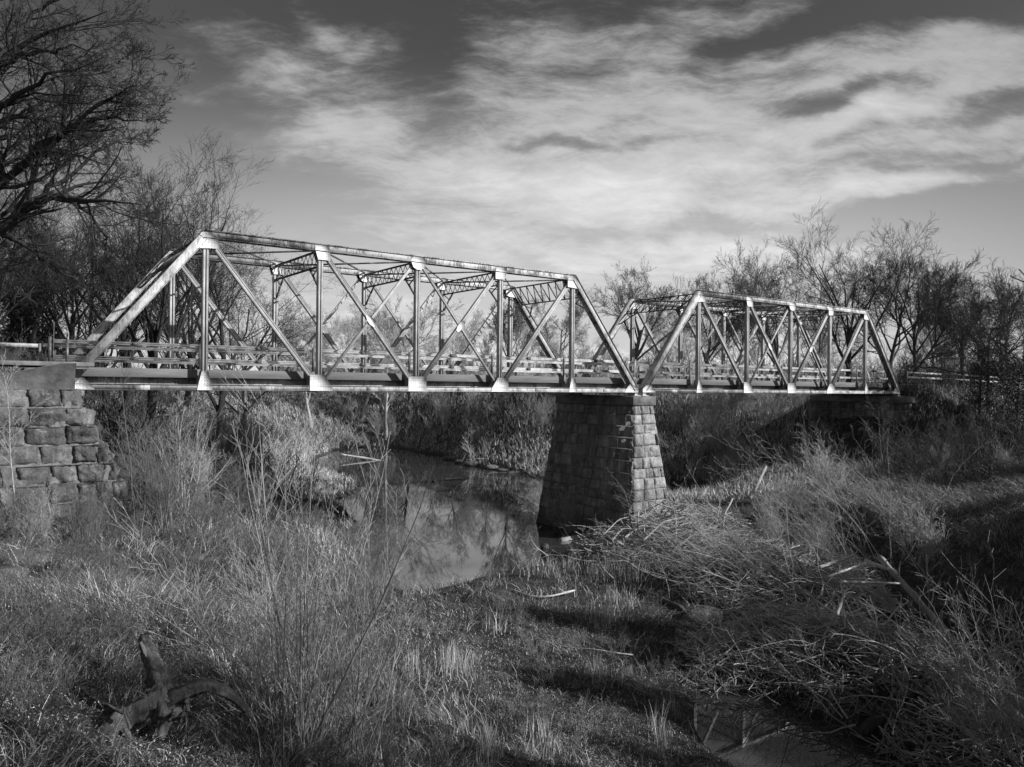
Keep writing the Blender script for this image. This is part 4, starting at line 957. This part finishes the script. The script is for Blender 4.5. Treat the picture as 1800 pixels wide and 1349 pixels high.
def thicket(name, n, pxr, vr, hr, mat, label, zmin=ZW+.25, pr=pr, clear=None):
    px = rng.uniform(*pxr, n); v = rng.uniform(*vr, n); x, y = at(px, v); z = ground_z(x, y); ok = z > zmin
    if clear is not None: ok &= (x-clear[0])**2+(y-clear[1])**2 > 2.6
    x, y = x[ok], y[ok]
    V, F_ = scatter_mesh(pr, x, y, rng.uniform(*hr, len(x)), rng); o = mesh_np(name, V, [F_], MT[mat]); tag(o, label, 'brush', kind='stuff')
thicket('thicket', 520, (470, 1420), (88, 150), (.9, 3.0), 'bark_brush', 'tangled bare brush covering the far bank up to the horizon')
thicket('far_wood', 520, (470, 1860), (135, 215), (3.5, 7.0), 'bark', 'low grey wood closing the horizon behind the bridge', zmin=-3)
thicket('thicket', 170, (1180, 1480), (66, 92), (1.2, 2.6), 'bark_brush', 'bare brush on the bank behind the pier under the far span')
thicket('thicket', 260, (-60, 520), (36, 95), (1.6, 4.0), 'bark_dark', 'dark bare undergrowth behind the left abutment and near span', zmin=ZW+1)
thicket('thicket', 200, (1560, 1880), (44, 100), (1.4, 3.6), 'bark_dark', 'dark bare undergrowth on the right bank beside the far abutment', zmin=ZW+1)

thicket('dry_weeds', 420, (-100, 700), (9, 34), (.5, 1.15), 'bark', 'dry branching weeds standing in the near grass', zmin=ZW+.5, clear=at(300, 10.8))
thicket('dry_weeds', 160, (0, 560), (26, 60), (.9, 1.9), 'bark', 'taller dry weeds on the slope below the near span', zmin=ZW+.5)
thicket('dry_weeds', 330, (700, 1300), (13, 30), (.15, .45), 'bark_pale', 'small dry weeds over the flat bar', zmin=ZW+.25)
thicket('dry_weeds', 150, (850, 1750), (18, 50), (.5, 1.3), 'bark', 'dry branching weeds on the bar and the right bank', zmin=ZW+.3)
# flood bent willow stems on the right bank
def bent(px, py, tx, ty, n, seed, label, ln=None, mat='bark_pale', tr=.022, spread=.30):
    x, y = gp(px, py); v = dep(x, y); z = float(ground_z(x, y)); rng_ = np.random.default_rng(seed)
    du = (tx-px)/FPX*v; dz = (py-ty)/FPX*v; S = np.zeros((n, 3)); S[:, :2] = rng_.normal(0, .28, (n, 2)); S[:, 2] = -.1
    aim = np.array([R2[0]*du, R2[1]*du, dz]); Ln0 = np.linalg.norm(aim); aim = aim/Ln0
    D = aim+rng_.normal(0, spread, (n, 3)); P, R = grow(S, D, Ln0*rng_.uniform(.55, 1.1, n), tr*rng_.uniform(.4, 1.1, n), 10, .10, .02, rng_, .2)
    root = empty('bent_willow', (x, y, z)); t = tubes(P, R, 5); mesh_np('stems', t[0], [t[1]], MT[mat], root, smooth=True)
    c = join(levels(P, R, np.linalg.norm(P[:, -1]-P[:, 0], axis=1), [(9, .2, .98, 42, .38, .5, 6, .13, .06, 3), (5, .2, 1, 38, .5, .65, 4, .14, .03, 3)], rng_, .004)); mesh_np('twigs', c[0], [c[1]], MT[mat], root)
    tag(root, label, 'willow', 'flood bent willows on the right')
bent(1490, 1005, 1290, 800, 14, 1, 'long willow stems leaning up left above the driftwood pile')
bent(1560, 1030, 1400, 790, 10, 2, 'willow stems leaning up left behind the driftwood pile', tr=.018)
bent(1440, 1100, 1160, 960, 16, 3, 'willow stems bent low to the left in front of the pier debris')
bent(1400, 1040, 1180, 900, 16, 4, 'thick tangle of willow stems right of the pier foot')
bent(1330, 1000, 1120, 900, 12, 5, 'fine willow stems lying over the pier debris')
bent(1330, 1230, 1190, 1190, 8, 6, 'low willow twigs hanging over the dark right channel', tr=.016)
bent(1480, 1130, 1240, 1200, 10, 7, 'willow branches fanning left and down over the dark channel', tr=.02, spread=.32)
bent(1780, 1330, 1600, 1110, 14, 8, 'willow stems leaning left along the fallen trunk at the lower right')
bent(1840, 1349, 1720, 1000, 12, 9, 'dim upright willow stems at the lower right corner')
bent(1700, 1250, 1560, 1060, 10, 10, 'willow stems rising along the middle of the fallen trunk')
bent(1560, 900, 1440, 790, 14, 11, 'sunlit willow fans on the crest of the right bank')
bent(1480, 890, 1380, 770, 12, 12, 'sunlit willow fans above the left end of the right bank')
bent(1700, 1150, 1800, 960, 8, 13, 'thin dim stems in the dark hollow of the right bank', tr=.014, mat='bark')
bent(1250, 1010, 1080, 930, 12, 14, 'short willow stems in front of the debris pile at the pier')

def by_bay(group, noun, rel):
    bays = [(-999, 120, 'left of the bridge'), (120, 361, 'first panel of the near span'), (361, 558, 'second panel of the near span'), (558, 732, 'third panel of the near span'), (732, 880, 'fourth panel of the near span'), (880, 1005, 'fifth panel of the near span'), (1005, 1126, 'sixth panel of the near span'),
            (1126, 1225, 'first panel of the far span'), (1225, 1310, 'second panel of the far span'), (1310, 1389, 'third panel of the far span'), (1389, 1458, 'fourth panel of the far span'), (1458, 1521, 'fifth panel of the far span'), (1521, 1580, 'sixth panel of the far span'), (1580, 9999, 'right of the bridge')]
    ords = ['leftmost', 'second from left', 'third from left', 'fourth from left', 'fifth from left', 'sixth from left', 'seventh from left', 'eighth from left', 'ninth from left', 'tenth from left', 'eleventh from left', 'twelfth from left', 'thirteenth from left', 'fourteenth from left', 'fifteenth from left', 'sixteenth from left', 'seventeenth from left', 'eighteenth from left']
    B = {}
    for o in bpy.data.objects:
        if o.parent is None and o.get('group') == group:
            u, v = uv_of(o.location.x, o.location.y); px = 900+FPX*float(u)/float(v)
            for a, b, nm in bays:
                if a <= px < b: B.setdefault(nm, []).append((px, o))
    for nm, L_ in B.items():
        L_.sort(key=lambda t: t[0])
        for i, (px, o) in enumerate(L_):
            w = 'only' if len(L_) == 1 else ords[min(i, 17)]
            o['label'] = (w+' '+noun+' '+(rel+' the ' if nm[0] != 'l' and nm[0] != 'r' else '')+nm).replace('  ', ' ')
by_bay('small distant trees along the horizon', 'small distant bare tree', 'seen through')
by_bay('saplings on the far bank', 'thin pale far bank sapling', 'below')
by_bay('brush clumps under the near span', 'bare brush clump', 'below')
by_bay('brush clumps on the right bank', 'right bank brush clump', 'below')

# ------------------------------------------------------------------ logs, stump, rocks, debris
def log(pts, r0, r1, label, mat='log', name='driftwood_log', seed=0, cat='log', n=16, rough=.18, stubs=3, lift=0.0):
    """pts: (px, py, height above ground)"""
    W_ = []
    for (px, py, hh) in pts:
        x, y = gp(px, py); W_.append((x, y, float(ground_z(x, y))+hh+lift))
    return log3(np.array(W_), r0, r1, label, mat, name, seed, cat, n, rough, stubs)
def log3(W_, r0, r1, label, mat, name, seed, cat, n=16, rough=.18, stubs=3):
    rng_ = np.random.default_rng(seed); s = np.concatenate([[0], np.cumsum(np.linalg.norm(np.diff(W_, axis=0), axis=1))]); q = np.linspace(0, s[-1], n)
    P = np.stack([np.interp(q, s, W_[:, k]) for k in range(3)], 1)
    for _ in range(2): P[1:-1] = .25*P[:-2]+.5*P[1:-1]+.25*P[2:]
    R = np.linspace(r0, r1, n)*rng_.uniform(.85, 1.15, n); o = P[0].copy(); P = P-o; sd_ = 12
    V, F_ = tubes(P[None], R[None], sd_); V = V.reshape(n, sd_, 3); c = P[:, None]; V = c+(V-c)*(1+rough*rng_.normal(0, .5, (n, sd_, 1))); V = V.reshape(-1, 3)
    V = np.concatenate([V, [P[0]-(P[1]-P[0])*.1, P[-1]+(P[-1]-P[-2])*.1]]); k0 = len(V)-2
    tri = [[k0, (j+1) % sd_, j] for j in range(sd_)]+[[k0+1, (n-1)*sd_+j, (n-1)*sd_+(j+1) % sd_] for j in range(sd_)]
    parts_v = [V]; fq = [F_]
    if stubs:
        i = rng_.integers(2, n-2, stubs); S = P[i]; D = unit(rng_.normal(size=(stubs, 3))+np.array([0, 0, .5])); Pb, Rb = grow(S, D, rng_.uniform(3, 7, stubs)*r0+.15, R[i]*.4, 5, .12, .0, rng_, .5)
        vb, fb = tubes(Pb, Rb, 6); parts_v.append(vb); fq.append(fb+len(V))
    ob = mesh_np(name, np.concatenate(parts_v), [np.concatenate(fq), np.array(tri)], MT[mat], smooth=True); ob.location = tuple(float(a) for a in o); tag(ob, label, cat); return ob
log([(1545, 1040, 1.5), (1640, 1150, 1.3), (1720, 1260, 1.1), (1800, 1360, 1.0)], .12, .10, 'long fallen trunk running down right from the driftwood pile', seed=1, stubs=12, mat='log', rough=.4, n=30)
log([(1510, 1320, .35), (1590, 1270, .6), (1670, 1225, 1.0)], .17, .13, 'thick log slanting up right over the dark water', seed=2, mat='stump')
log([(1395, 1190, .1), (1450, 1160, .3), (1510, 1165, .4), (1580, 1215, .4), (1640, 1280, .3)], .13, .17, 'dark arched log above the lower right channel', seed=3, mat='stump')
log([(1100, 1035, .15), (1150, 1055, .15), (1200, 1075, .1)], .13, .1, 'dark log lying in the grass right of the straw clumps', seed=4, mat='stump')
log([(985, 962, .35), (1030, 955, .45), (1075, 940, .6)], .17, .12, 'pale split log pointing left at the pier debris', seed=5, mat='log', stubs=1)
log([(900, 1040, .05), (935, 1054, .08), (965, 1054, .1), (1010, 1050, .25)], .045, .04, 'small bleached branch lying on the grass in the centre', seed=6, mat='log_white', stubs=4, name='fallen_branch', cat='branch')
log([(1318, 890, .5), (1332, 872, .9), (1346, 850, 1.3)], .14, .11, 'short pale trunk standing aslant among willow stems', seed=7, mat='log', stubs=1)
log([(1530, 905, .5), (1548, 918, .45), (1570, 932, .35)], .13, .11, 'short broken log on the edge of the right bank', seed=8, mat='log', stubs=1)
log([(1310, 1170, .3), (1390, 1160, .5), (1470, 1140, .8)], .04, .05, 'thin bare pole crossing the dark channel', seed=9, mat='log', name='fallen_branch', cat='branch')
x, y = at(600, 93); x2, y2 = at(690, 93); log3(np.array([[x, y, ground_z(x, y)+1.4], [(x+x2)/2, (y+y2)/2, ground_z(x, y)+1.0], [x2, y2, ground_z(x2, y2)+1.5]]), .13, .1, 'pale fallen trunk lying across the far bank beyond the pool', 'log_white', 'driftwood_log', 10, 'log', stubs=0)
x, y = gp(957, 985); z = float(ground_z(x, y)); log3(np.array([[x, y, z-.2], [x, y, z+.4], [x+.03, y, z+.85]]), .24, .2, 'short dark stump standing left of the pier debris', 'stump', 'tree_stump', 11, 'stump', n=8, rough=.35, stubs=0)
x, y = gp(1085, 985); z = float(ground_z(x, y)); 
log3(np.array([[x, y, z-.1], [x, y, z+.35], [x+.05, y, z+.6]]), .12, .06, 'small bleached root with prongs in front of the pier debris', 'log_white', 'root', 12, 'root', n=8, rough=.3, stubs=9)

# old root stump in the near grass, lower left
STUMP = at(300, 10.8)
def rootstump():
    def pt(px, py, v): x, y = at(px, v); return [x, y, CAM[2]+(678+(px-900)*.011-py)/FPX*v]
    arms = [([pt(258, 1120, 11.9), pt(270, 1150, 11.6), pt(288, 1200, 11.2), pt(302, 1240, 10.9), pt(305, 1262, 10.8)], .07, .19),
            ([pt(296, 1236, 10.9), pt(330, 1218, 10.8), pt(360, 1203, 10.8), pt(395, 1211, 10.8), pt(420, 1226, 10.9), pt(440, 1250, 11.0)], .13, .045),
            ([pt(305, 1222, 10.9), pt(265, 1240, 10.8), pt(225, 1260, 10.7), pt(196, 1285, 10.5), pt(165, 1325, 10.2), pt(140, 1370, 9.9)], .15, .11),
            ([pt(303, 1240, 10.9), pt(297, 1268, 10.8), pt(286, 1298, 10.6)], .12, .07), ([pt(228, 1256, 10.7), pt(222, 1275, 10.6), pt(236, 1300, 10.5)], .06, .035),
            ([pt(345, 1208, 10.8), pt(335, 1230, 10.8), pt(338, 1250, 10.8)], .04, .02), ([pt(275, 1165, 11.5), pt(262, 1150, 11.5), pt(252, 1128, 11.5)], .05, .02)]
    arms.append(([pt(276, 1216, 11.0), pt(296, 1232, 10.9), pt(312, 1244, 10.85), pt(322, 1252, 10.8)], .13, .12))
    c = np.array(pt(300, 1235, 10.9)); rng_ = np.random.default_rng(9); Vs = []; Fs = []; T_ = []; o = 0
    for pts, r0, r1 in arms:
        A = np.array(pts)-c; s = np.concatenate([[0], np.cumsum(np.linalg.norm(np.diff(A, axis=0), axis=1))]); n = 26; q = np.linspace(0, s[-1], n); P = np.stack([np.interp(q, s, A[:, k]) for k in range(3)], 1)
        for _ in range(3): P[1:-1] = .25*P[:-2]+.5*P[1:-1]+.25*P[2:]
        R = np.linspace(r0, r1, n)*rng_.uniform(.9, 1.1, n); sd_ = 22; V, F_ = tubes(P[None], R[None], sd_); V = V.reshape(n, sd_, 3); cc = P[:, None]
        ridge = np.sin(np.arange(sd_)*2*math.pi/sd_*5+rng_.uniform(0, 6))*.14+np.sin(np.arange(sd_)*2*math.pi/sd_*9+rng_.uniform(0, 6))*.10
        V = cc+(V-cc)*(1+ridge[None, :, None]+rng_.normal(0, .07, (n, sd_, 1))); V = V.reshape(-1, 3); V = np.concatenate([V, [P[0], P[-1]]]); k0 = len(V)-2
        T_ += [[o+k0, o+(j+1) % sd_, o+j] for j in range(sd_)]+[[o+k0+1, o+(n-1)*sd_+j, o+(n-1)*sd_+(j+1) % sd_] for j in range(sd_)]
        Vs.append(V); Fs.append(F_+o); o += len(V)
    S = rng_.normal(0, .13, (26, 3))*np.array([1.6, 1.6, .7]); D = unit(rng_.normal(size=(26, 3))+np.array([0, 0, .4])); Pb, Rb = grow(S, D, rng_.uniform(.12, .42, 26), rng_.uniform(.015, .045, 26), 5, .16, 0, rng_, .15)
    vb, fb = tubes(Pb, Rb, 5); Vs.append(vb); Fs.append(fb+o); o += len(vb)
    ob = mesh_np('root_stump', np.concatenate(Vs), [np.concatenate(Fs), np.array(T_)], MT['stump'], smooth=False); ob.location = tuple(float(a) for a in c)
    tag(ob, 'weathered root stump with arching arms in the near grass at the lower left', 'stump')
rootstump()

def rock(px, py, s, label, seed, mat='stone', lift=0, name='rock', flat=.6, group=None):
    x, y = gp(px, py); r = random.Random(seed); bm_v = []; n, m = 8, 12; q = []
    for i in range(n+1):
        for j in range(m):
            a, b = math.pi*i/n, 2*math.pi*j/m; d = Vector((math.sin(a)*math.cos(b), math.sin(a)*math.sin(b), math.cos(a)))
            k = 1.0
            for w_ in range(5):
                rn = random.Random(seed*10+w_); nn_ = Vector((rn.gauss(0, 1), rn.gauss(0, 1), rn.gauss(0, 1))).normalized(); k = min(k, rn.uniform(.62, .9)/max(.2, d.dot(nn_)))
            d = d*k*r.uniform(.95, 1.04); bm_v.append((d.x*s*1.3, d.y*s, d.z*s*flat))
    for i in range(n):
        for j in range(m): q.append([i*m+j, (i+1)*m+j, (i+1)*m+(j+1) % m, i*m+(j+1) % m])
    ob = mesh_np(name, bm_v, [q], MT[mat], var=[r.uniform(.3, .8)]*len(bm_v)); ob.location = (x, y, float(ground_z(x, y))+lift); ob.rotation_euler = (0, 0, r.uniform(0, 6)); tag(ob, label, 'rock', group)
for i, (px, py, s) in enumerate([(795, 806, 1.0), (812, 812, .8), (835, 816, 1.1), (868, 822, .9), (885, 828, .8), (905, 833, .9)]): rock(px, py, s, ('leftmost', 'second', 'third', 'fourth', 'fifth', 'rightmost')[i]+' flat grey rock from the left on the far shore of the pool', 20+i, flat=.35, group='flat rocks along the far shore')
for i, (px, py, s, lb) in enumerate([(1236, 1085, .75, 'large smooth dark boulder at the edge of the right channel'), (40, 985, .55, 'broken pale rock slab on the bank at the left edge'), (15, 1010, .4, 'smaller broken rock below the slab at the left edge'), (62, 975, .35, 'small broken rock right of the slab at the left edge'),
        (1310, 1245, .28, 'pale rock in the shallow right channel'), (1345, 1235, .2, 'smaller pale rock beside the one in the right channel'), (1330, 1128, .22, 'pale rock under the fanning willow twigs'), (870, 1000, .35, 'dark rock on the near shore of the pool')]): rock(px, py, s, lb, 40+i, flat=.5)

def debris(px, py, n, ru, rv, hgt, label, seed, mat='log', ln=(.3, 1.6), bias=None, thick=1.0):
    x, y = gp(px, py); z = float(ground_z(x, y)); rng_ = np.random.default_rng(seed); a = rng_.uniform(0, 6.28, n); q = np.sqrt(rng_.random(n)); U = np.cos(a)*q*ru; Vv = np.sin(a)*q*rv
    zz = hgt*(1-q**1.6)*rng_.uniform(.3, 1, n)+.05; S = np.stack([R2[0]*U+F2[0]*Vv, R2[1]*U+F2[1]*Vv, zz], 1)
    S[:, 2] += np.maximum(ground_z(x+S[:, 0], y+S[:, 1])-z, -.6)
    D = unit(rng_.normal(size=(n, 3))*np.array([1, 1, .28])+(0 if bias is None else np.array(bias))); L_ = rng_.uniform(*ln, n)*rng_.random(n)**.5; P, R = grow(S-D*L_[:, None]/2, D, L_, thick*rng_.uniform(.006, .024, n)*(.5+.6*L_), 6, .14, 0, rng_, .5)
    V, F_ = tubes(P, np.maximum(R, .005), 4); ob = mesh_np('driftwood_pile', V, [F_], MT[mat]); ob.location = (x, y, z); tag(ob, label, 'driftwood', kind='stuff')
debris(1175, 955, 1500, 4.6, 2.6, 2.0, 'heap of flood driftwood and sticks piled against the pier foot', 1, mat='log_pale', ln=(.4, 2.8), bias=lw(-.5, 0)+(0,), thick=1.3)
debris(1500, 1050, 800, 1.7, 1.2, 1.9, 'knot of driftwood caught on the fallen trunk at the right', 2, mat='log_white', ln=(.3, 1.3), thick=1.3)
debris(1390, 1120, 900, 3.6, 2.4, .9, 'loose sticks between the knot of driftwood and the channel', 3, mat='log_pale', ln=(.4, 2.6))
debris(1330, 1010, 700, 3.6, 2.2, 1.1, 'tangled flood sticks between the pier heap and the knot of driftwood', 4, mat='log_pale', ln=(.4, 2.6))
debris(1600, 1180, 800, 3.2, 2.4, .9, 'dim loose sticks in the shaded hollow', 5, mat='bark_pale', ln=(.4, 2.4))
debris(1700, 1320, 600, 2.2, 2.0, .8, 'broken branches at the lower right corner', 6, mat='bark_pale', ln=(.4, 2.0))
debris(1330, 1190, 300, 2.4, 1.0, .4, 'sticks stranded along the edge of the right channel', 7, mat='log', ln=(.3, 1.8))
def tangle(px, py, n, ru, rv, hgt, label, seed, mat='log_pale', ln=(1.2, 3.2), aim=(-.6, 0, .35)):
    x, y = gp(px, py); z = float(ground_z(x, y)); r_ = np.random.default_rng(seed); U = r_.normal(0, ru/2, n); Vv = r_.normal(0, rv/2, n)
    S = np.stack([R2[0]*U+F2[0]*Vv, R2[1]*U+F2[1]*Vv, r_.uniform(0, hgt, n)], 1); S[:, 2] += np.maximum(ground_z(x+S[:, 0], y+S[:, 1])-z, -.8)
    a_ = np.array([R2[0]*aim[0]+F2[0]*aim[1], R2[1]*aim[0]+F2[1]*aim[1], aim[2]]); D = unit(a_+r_.normal(0, .5, (n, 3))*np.array([1, 1, .7])); L_ = r_.uniform(*ln, n)
    P, R = grow(S, D, L_, r_.uniform(.010, .026, n), 10, .13, -.03, r_, .25); c = [tubes(P, R, 5)]+levels(P, R, L_, [(6, .2, .98, 45, .42, .5, 6, .15, .0, 4), (4, .2, 1, 42, .5, .6, 4, .16, 0, 3)], r_, .004)
    V, F_ = join(c); ob = mesh_np('dead_branches', V, [F_], MT[mat]); ob.location = (x, y, z); tag(ob, label, 'branches', kind='stuff')
tangle(1230, 985, 46, 5.0, 3.0, 1.2, 'pale tangle of dead branches over the right side of the pier heap', 1)
tangle(1420, 1060, 46, 4.2, 3.0, 1.2, 'pale tangle of dead branches left of the knot of driftwood', 2)
tangle(1350, 1160, 30, 3.4, 2.0, .5, 'dead branches fanning left over the right channel', 3, aim=(-.8, -.2, .1))
tangle(1640, 1210, 36, 3.6, 3.0, 1.2, 'dead branches lying along the fallen trunk', 4, aim=(-.5, .2, .6))
tangle(1740, 1330, 30, 2.6, 2.4, 1.2, 'dead branches at the lower right corner', 5, aim=(-.3, .3, .8), mat='bark_pale')
tangle(1110, 960, 18, 2.4, 1.6, 1.2, 'bare grey prongs sticking out left from the pier heap', 6, aim=(-.9, -.1, .2))
for i, (a_, b_, r_) in enumerate([((1085, 905), (1150, 925), .03), ((1060, 935), (1115, 905), .03), ((1130, 950), (1200, 915), .045), ((1075, 950), (1110, 935), .04), ((1180, 975), (1260, 935), .035), ((1200, 925), (1250, 975), .03)]):
    log([(a_[0], a_[1]+60, 1.5), ((a_[0]+b_[0])/2, (a_[1]+b_[1])/2+58, 1.85), (b_[0], b_[1]+60, 1.7)], r_, r_*.7, ('leftmost low', 'upper left', 'thickest', 'shortest', 'lowest right', 'right crossing')[i]+' pale bare branch on top of the pier driftwood heap', seed=60+i, mat='log', stubs=5, name='driftwood_branch', cat='branch')
for i, (a_, b_, r_) in enumerate([((1440, 1000), (1500, 985), .07), ((1455, 1020), (1520, 1000), .05), ((1520, 985), (1560, 1010), .08), ((1480, 1035), (1580, 1040), .05), ((1470, 1110), (1485, 1075), .05)]):
    log([(a_[0], a_[1]+70, 1.6), (b_[0], b_[1]+70, 1.8)], r_, r_*.8, ('left end', 'lower left', 'topmost blunt', 'crossing', 'hanging')[i]+' bleached driftwood piece in the knot at the right', seed=80+i, mat='log_white', stubs=1, name='driftwood_branch', cat='branch', rough=.3)

# ------------------------------------------------------------------ grass
def blades(name, x, y, h, wd, lean, droop, mat, label, rng, var=None, K=4, dirb=None, clump=None):
    n = len(x); z = ground_z(x, y)-.02; a = rng.uniform(0, 2*math.pi, n) if dirb is None else dirb+rng.normal(0, .8, n)
    t = np.linspace(0, 1, K)[None]; L_ = lean[:, None]*h[:, None]*t**1.7; up = h[:, None]*(t-droop[:, None]*t**2.6)
    tw = rng.normal(0, .35, n)[:, None]*t
    cx = x[:, None]+np.cos(a[:, None]+tw)*L_; cy = y[:, None]+np.sin(a[:, None]+tw)*L_; cz = z[:, None]+up
    b = rng.uniform(0, math.pi, n); w_ = wd[:, None]*(1-t**1.5*.85)/2; wx, wy = np.cos(b)[:, None]*w_, np.sin(b)[:, None]*w_
    V = np.empty((n, K, 2, 3), dtype=np.float32); V[:, :, 0, 0] = cx-wx; V[:, :, 0, 1] = cy-wy; V[:, :, 0, 2] = cz; V[:, :, 1, 0] = cx+wx; V[:, :, 1, 1] = cy+wy; V[:, :, 1, 2] = cz
    bb = np.arange(n)[:, None]*K*2+np.arange(K-1)[None]*2; F_ = np.stack([bb, bb+1, bb+3, bb+2], -1).reshape(-1, 4)
    va = rng.random(n)**1.3 if var is None else var
    ob = mesh_np(name, V.reshape(-1, 3), [F_], MT[mat], var=np.repeat(va, K*2)); tag(ob, label, 'grass', kind='stuff'); return ob
rng = np.random.default_rng(5)
def field(x, y, pts):                      # soft patches: (px, py, radius across, radius deep) on the ground
    f = np.zeros(len(x)); u, v = uv_of(x, y)
    for (px, py, ru, rv) in pts:
        gx_, gy_ = gp(px, py); cu, cv_ = uv_of(gx_, gy_); f = np.maximum(f, np.exp(-((u-cu)/ru)**2-((v-cv_)/rv)**2))
    return f
def sample(n, v0, v1, power=1.0, side=.74):
    r = rng.random(n); v = v0*(v1/v0)**r if power == 1 else v0+(v1-v0)*r**power
    u = rng.uniform(-1, 1, n)*(v*side+1.5); return u, v
LOWBAR = [(850, 1150, 4.2, 5), (1000, 1250, 5, 4), (750, 1080, 2.5, 3.5), (1100, 1349, 5, 4), (950, 1100, 3.2, 4), (700, 1060, 2.0, 2.5), (1180, 1200, 3, 4)]
# long dry grass
u, v = sample(620000, 7.0, 75); x, y = xy_of(u, v); z = ground_z(x, y)
lowf = field(x, y, LOWBAR)
dn = np.clip(fnoise(x, y, .45, 7)*2.0-.4, .04, 1)*np.clip(fnoise(x, y, 2.0, 8)*2.6-.75, .04, 1)
rside = np.clip((u-5.5)/3, 0, 1)*np.clip((-6.5-z)/.5, 0, 1)          # bare, shaded channel side
keep = (z > ZW+.12) & (rng.random(len(x)) < dn*(1-.93*lowf)*(1-.94*rside)) & ~((z > .45))
keep &= ~((x > -1.5) & (x < 2.6) & (y > -2.4) & (y < 8))
x, y, v, z = x[keep], y[keep], v[keep], z[keep]; n = len(x)
hn = fnoise(x, y, .6, 9); su, sv = uv_of(*STUMP); us_, vs_ = uv_of(x, y); hn = hn*np.clip(((us_-su)/1.5)**2+((vs_-sv+.3)/1.1)**2-.15, -.28, 1); h = (.2+.62*hn)*rng.uniform(.55, 1.3, n)*(1+.012*np.maximum(v-20, 0))
blades('grass', x, y, h, (.007+.00036*v)*rng.uniform(.6, 1.4, n), rng.uniform(.3, 1.5, n), rng.uniform(.1, .9, n), 'grass', 'long curling dry grass over both banks', rng, dirb=fnoise(x, y, .28, 61)*16, var=np.clip(rng.random(n)**2.6*1.0+(fnoise(x, y, .3, 12)-.5)*.5, 0, 1))
# short growth on the low bar in the middle
u, v = sample(300000, 10, 42); x, y = xy_of(u, v); z = ground_z(x, y); f = field(x, y, LOWBAR+[(620, 1040, 1.5, 3), (1150, 1130, 2.5, 4)])
keep = (z > ZW+.06) & (rng.random(len(x)) < f*np.clip(fnoise(x, y, 1.6, 31)*1.8-.3, .1, 1)); x, y, v = x[keep], y[keep], v[keep]; n = len(x)
blades('ground_cover', x, y, (.04+.13*fnoise(x, y, 1.1, 33))*rng.uniform(.5, 1.4, n), (.010+.0004*v)*rng.uniform(.7, 1.5, n), rng.uniform(.1, 1.2, n), rng.uniform(0, .6, n), 'grass', 'short low growth over the flat bar in the centre', rng, K=3, var=np.clip(rng.random(n)**2.0*.9, 0, 1))
# pale upright straw
STRAW = [(900, 985, .9, 1.2), (960, 1010, 1.0, 1.5), (1010, 1000, .8, 1.2), (1060, 1010, .9, 1.4), (1090, 1060, .7, 1.3), (1060, 1090, .6, 1.2), (1110, 1020, .6, 1.0), (1160, 1300, .25, .6), (1045, 1190, .3, .5), (950, 1320, .35, .8), (860, 1330, .25, .6), (1180, 1250, .2, .4),
         (870, 1110, .35, .5), (830, 960, .5, 1), (540, 840, 1.4, 4), (590, 820, 1.0, 4), (930, 820, 2, 4), (960, 840, 1.6, 3), (560, 960, 1.2, 2), (730, 1190, .3, .5), (800, 1180, .6, .7), (690, 1240, .5, .6)]
u, v = sample(420000, 10, 95); x, y = xy_of(u, v); z = ground_z(x, y); f = field(x, y, STRAW)
keep = (z > ZW+.05) & (f > .12) & (rng.random(len(x)) < f*np.clip(fnoise(x, y, 2.6, 41)*2-.4, .05, 1)); x, y, v, f = x[keep], y[keep], v[keep], f[keep]; n = len(x)
blades('straw_grass', x, y, (.35+.75*f)*rng.uniform(.5, 1.15, n), (.006+.0003*v)*rng.uniform(.7, 1.3, n), rng.uniform(.02, .38, n), rng.uniform(0, .15, n), 'straw', 'tall pale upright straw in clumps near the pool and on the bar', rng)
# long flopping grass on the crest of the right bank
u, v = sample(520000, 22, 62, 1.0); x, y = xy_of(u, v); z = ground_z(x, y)
keep = (u > 11) & (z > -6.9) & (z < -4.2) & (rng.random(len(x)) < np.clip(fnoise(x, y, .7, 51)*2-.4, .1, 1)); x, y, v = x[keep], y[keep], v[keep]; n = len(x)
blades('long_grass', x, y, rng.uniform(.5, 1.25, n), (.007+.0003*v)*rng.uniform(.7, 1.3, n), rng.uniform(.3, 1.3, n), rng.uniform(.35, .95, n), 'grass', 'long flopping grass hanging over the crest of the right bank', rng, dirb=math.atan2(-R2[1]-F2[1]*.6, -R2[0]-F2[0]*.6), var=rng.random(n)**1.4*.9)
# rough weeds far off
px = rng.uniform(-60, 1900, 240000); v = rng.uniform(58, 150, 240000)**1.0; x, y = at(px, v); z = ground_z(x, y); keep = (z > ZW+.15) & ~((np.abs(y-3) < 4) & (x > 58)); x, y, v = x[keep], y[keep], v[keep]; n = len(x)
blades('weeds', x, y, rng.uniform(.25, .95, n), .05*rng.uniform(.6, 1.4, n), rng.uniform(.1, .8, n), rng.uniform(0, .5, n), 'straw', 'rough dry weeds over the far banks', rng, K=3)
# leaf litter and flood trash on the bar
u, v = sample(60000, 8, 40); x, y = xy_of(u, v); z = ground_z(x, y); keep = (z > ZW+.05); x, y, z, v = x[keep], y[keep], z[keep], v[keep]; n = len(x)
C = np.stack([x, y, z+rng.uniform(.01, .12, n)], 1); V, F_, va = leaf_cloud(rng, C, np.zeros((n, 3)), .028, 1)
ob = mesh_np('leaf_litter', V, [F_], MT['straw'], var=np.repeat(rng.random(n)**2, 4)); tag(ob, 'dry fallen leaves scattered over the near ground', 'leaves', kind='stuff')
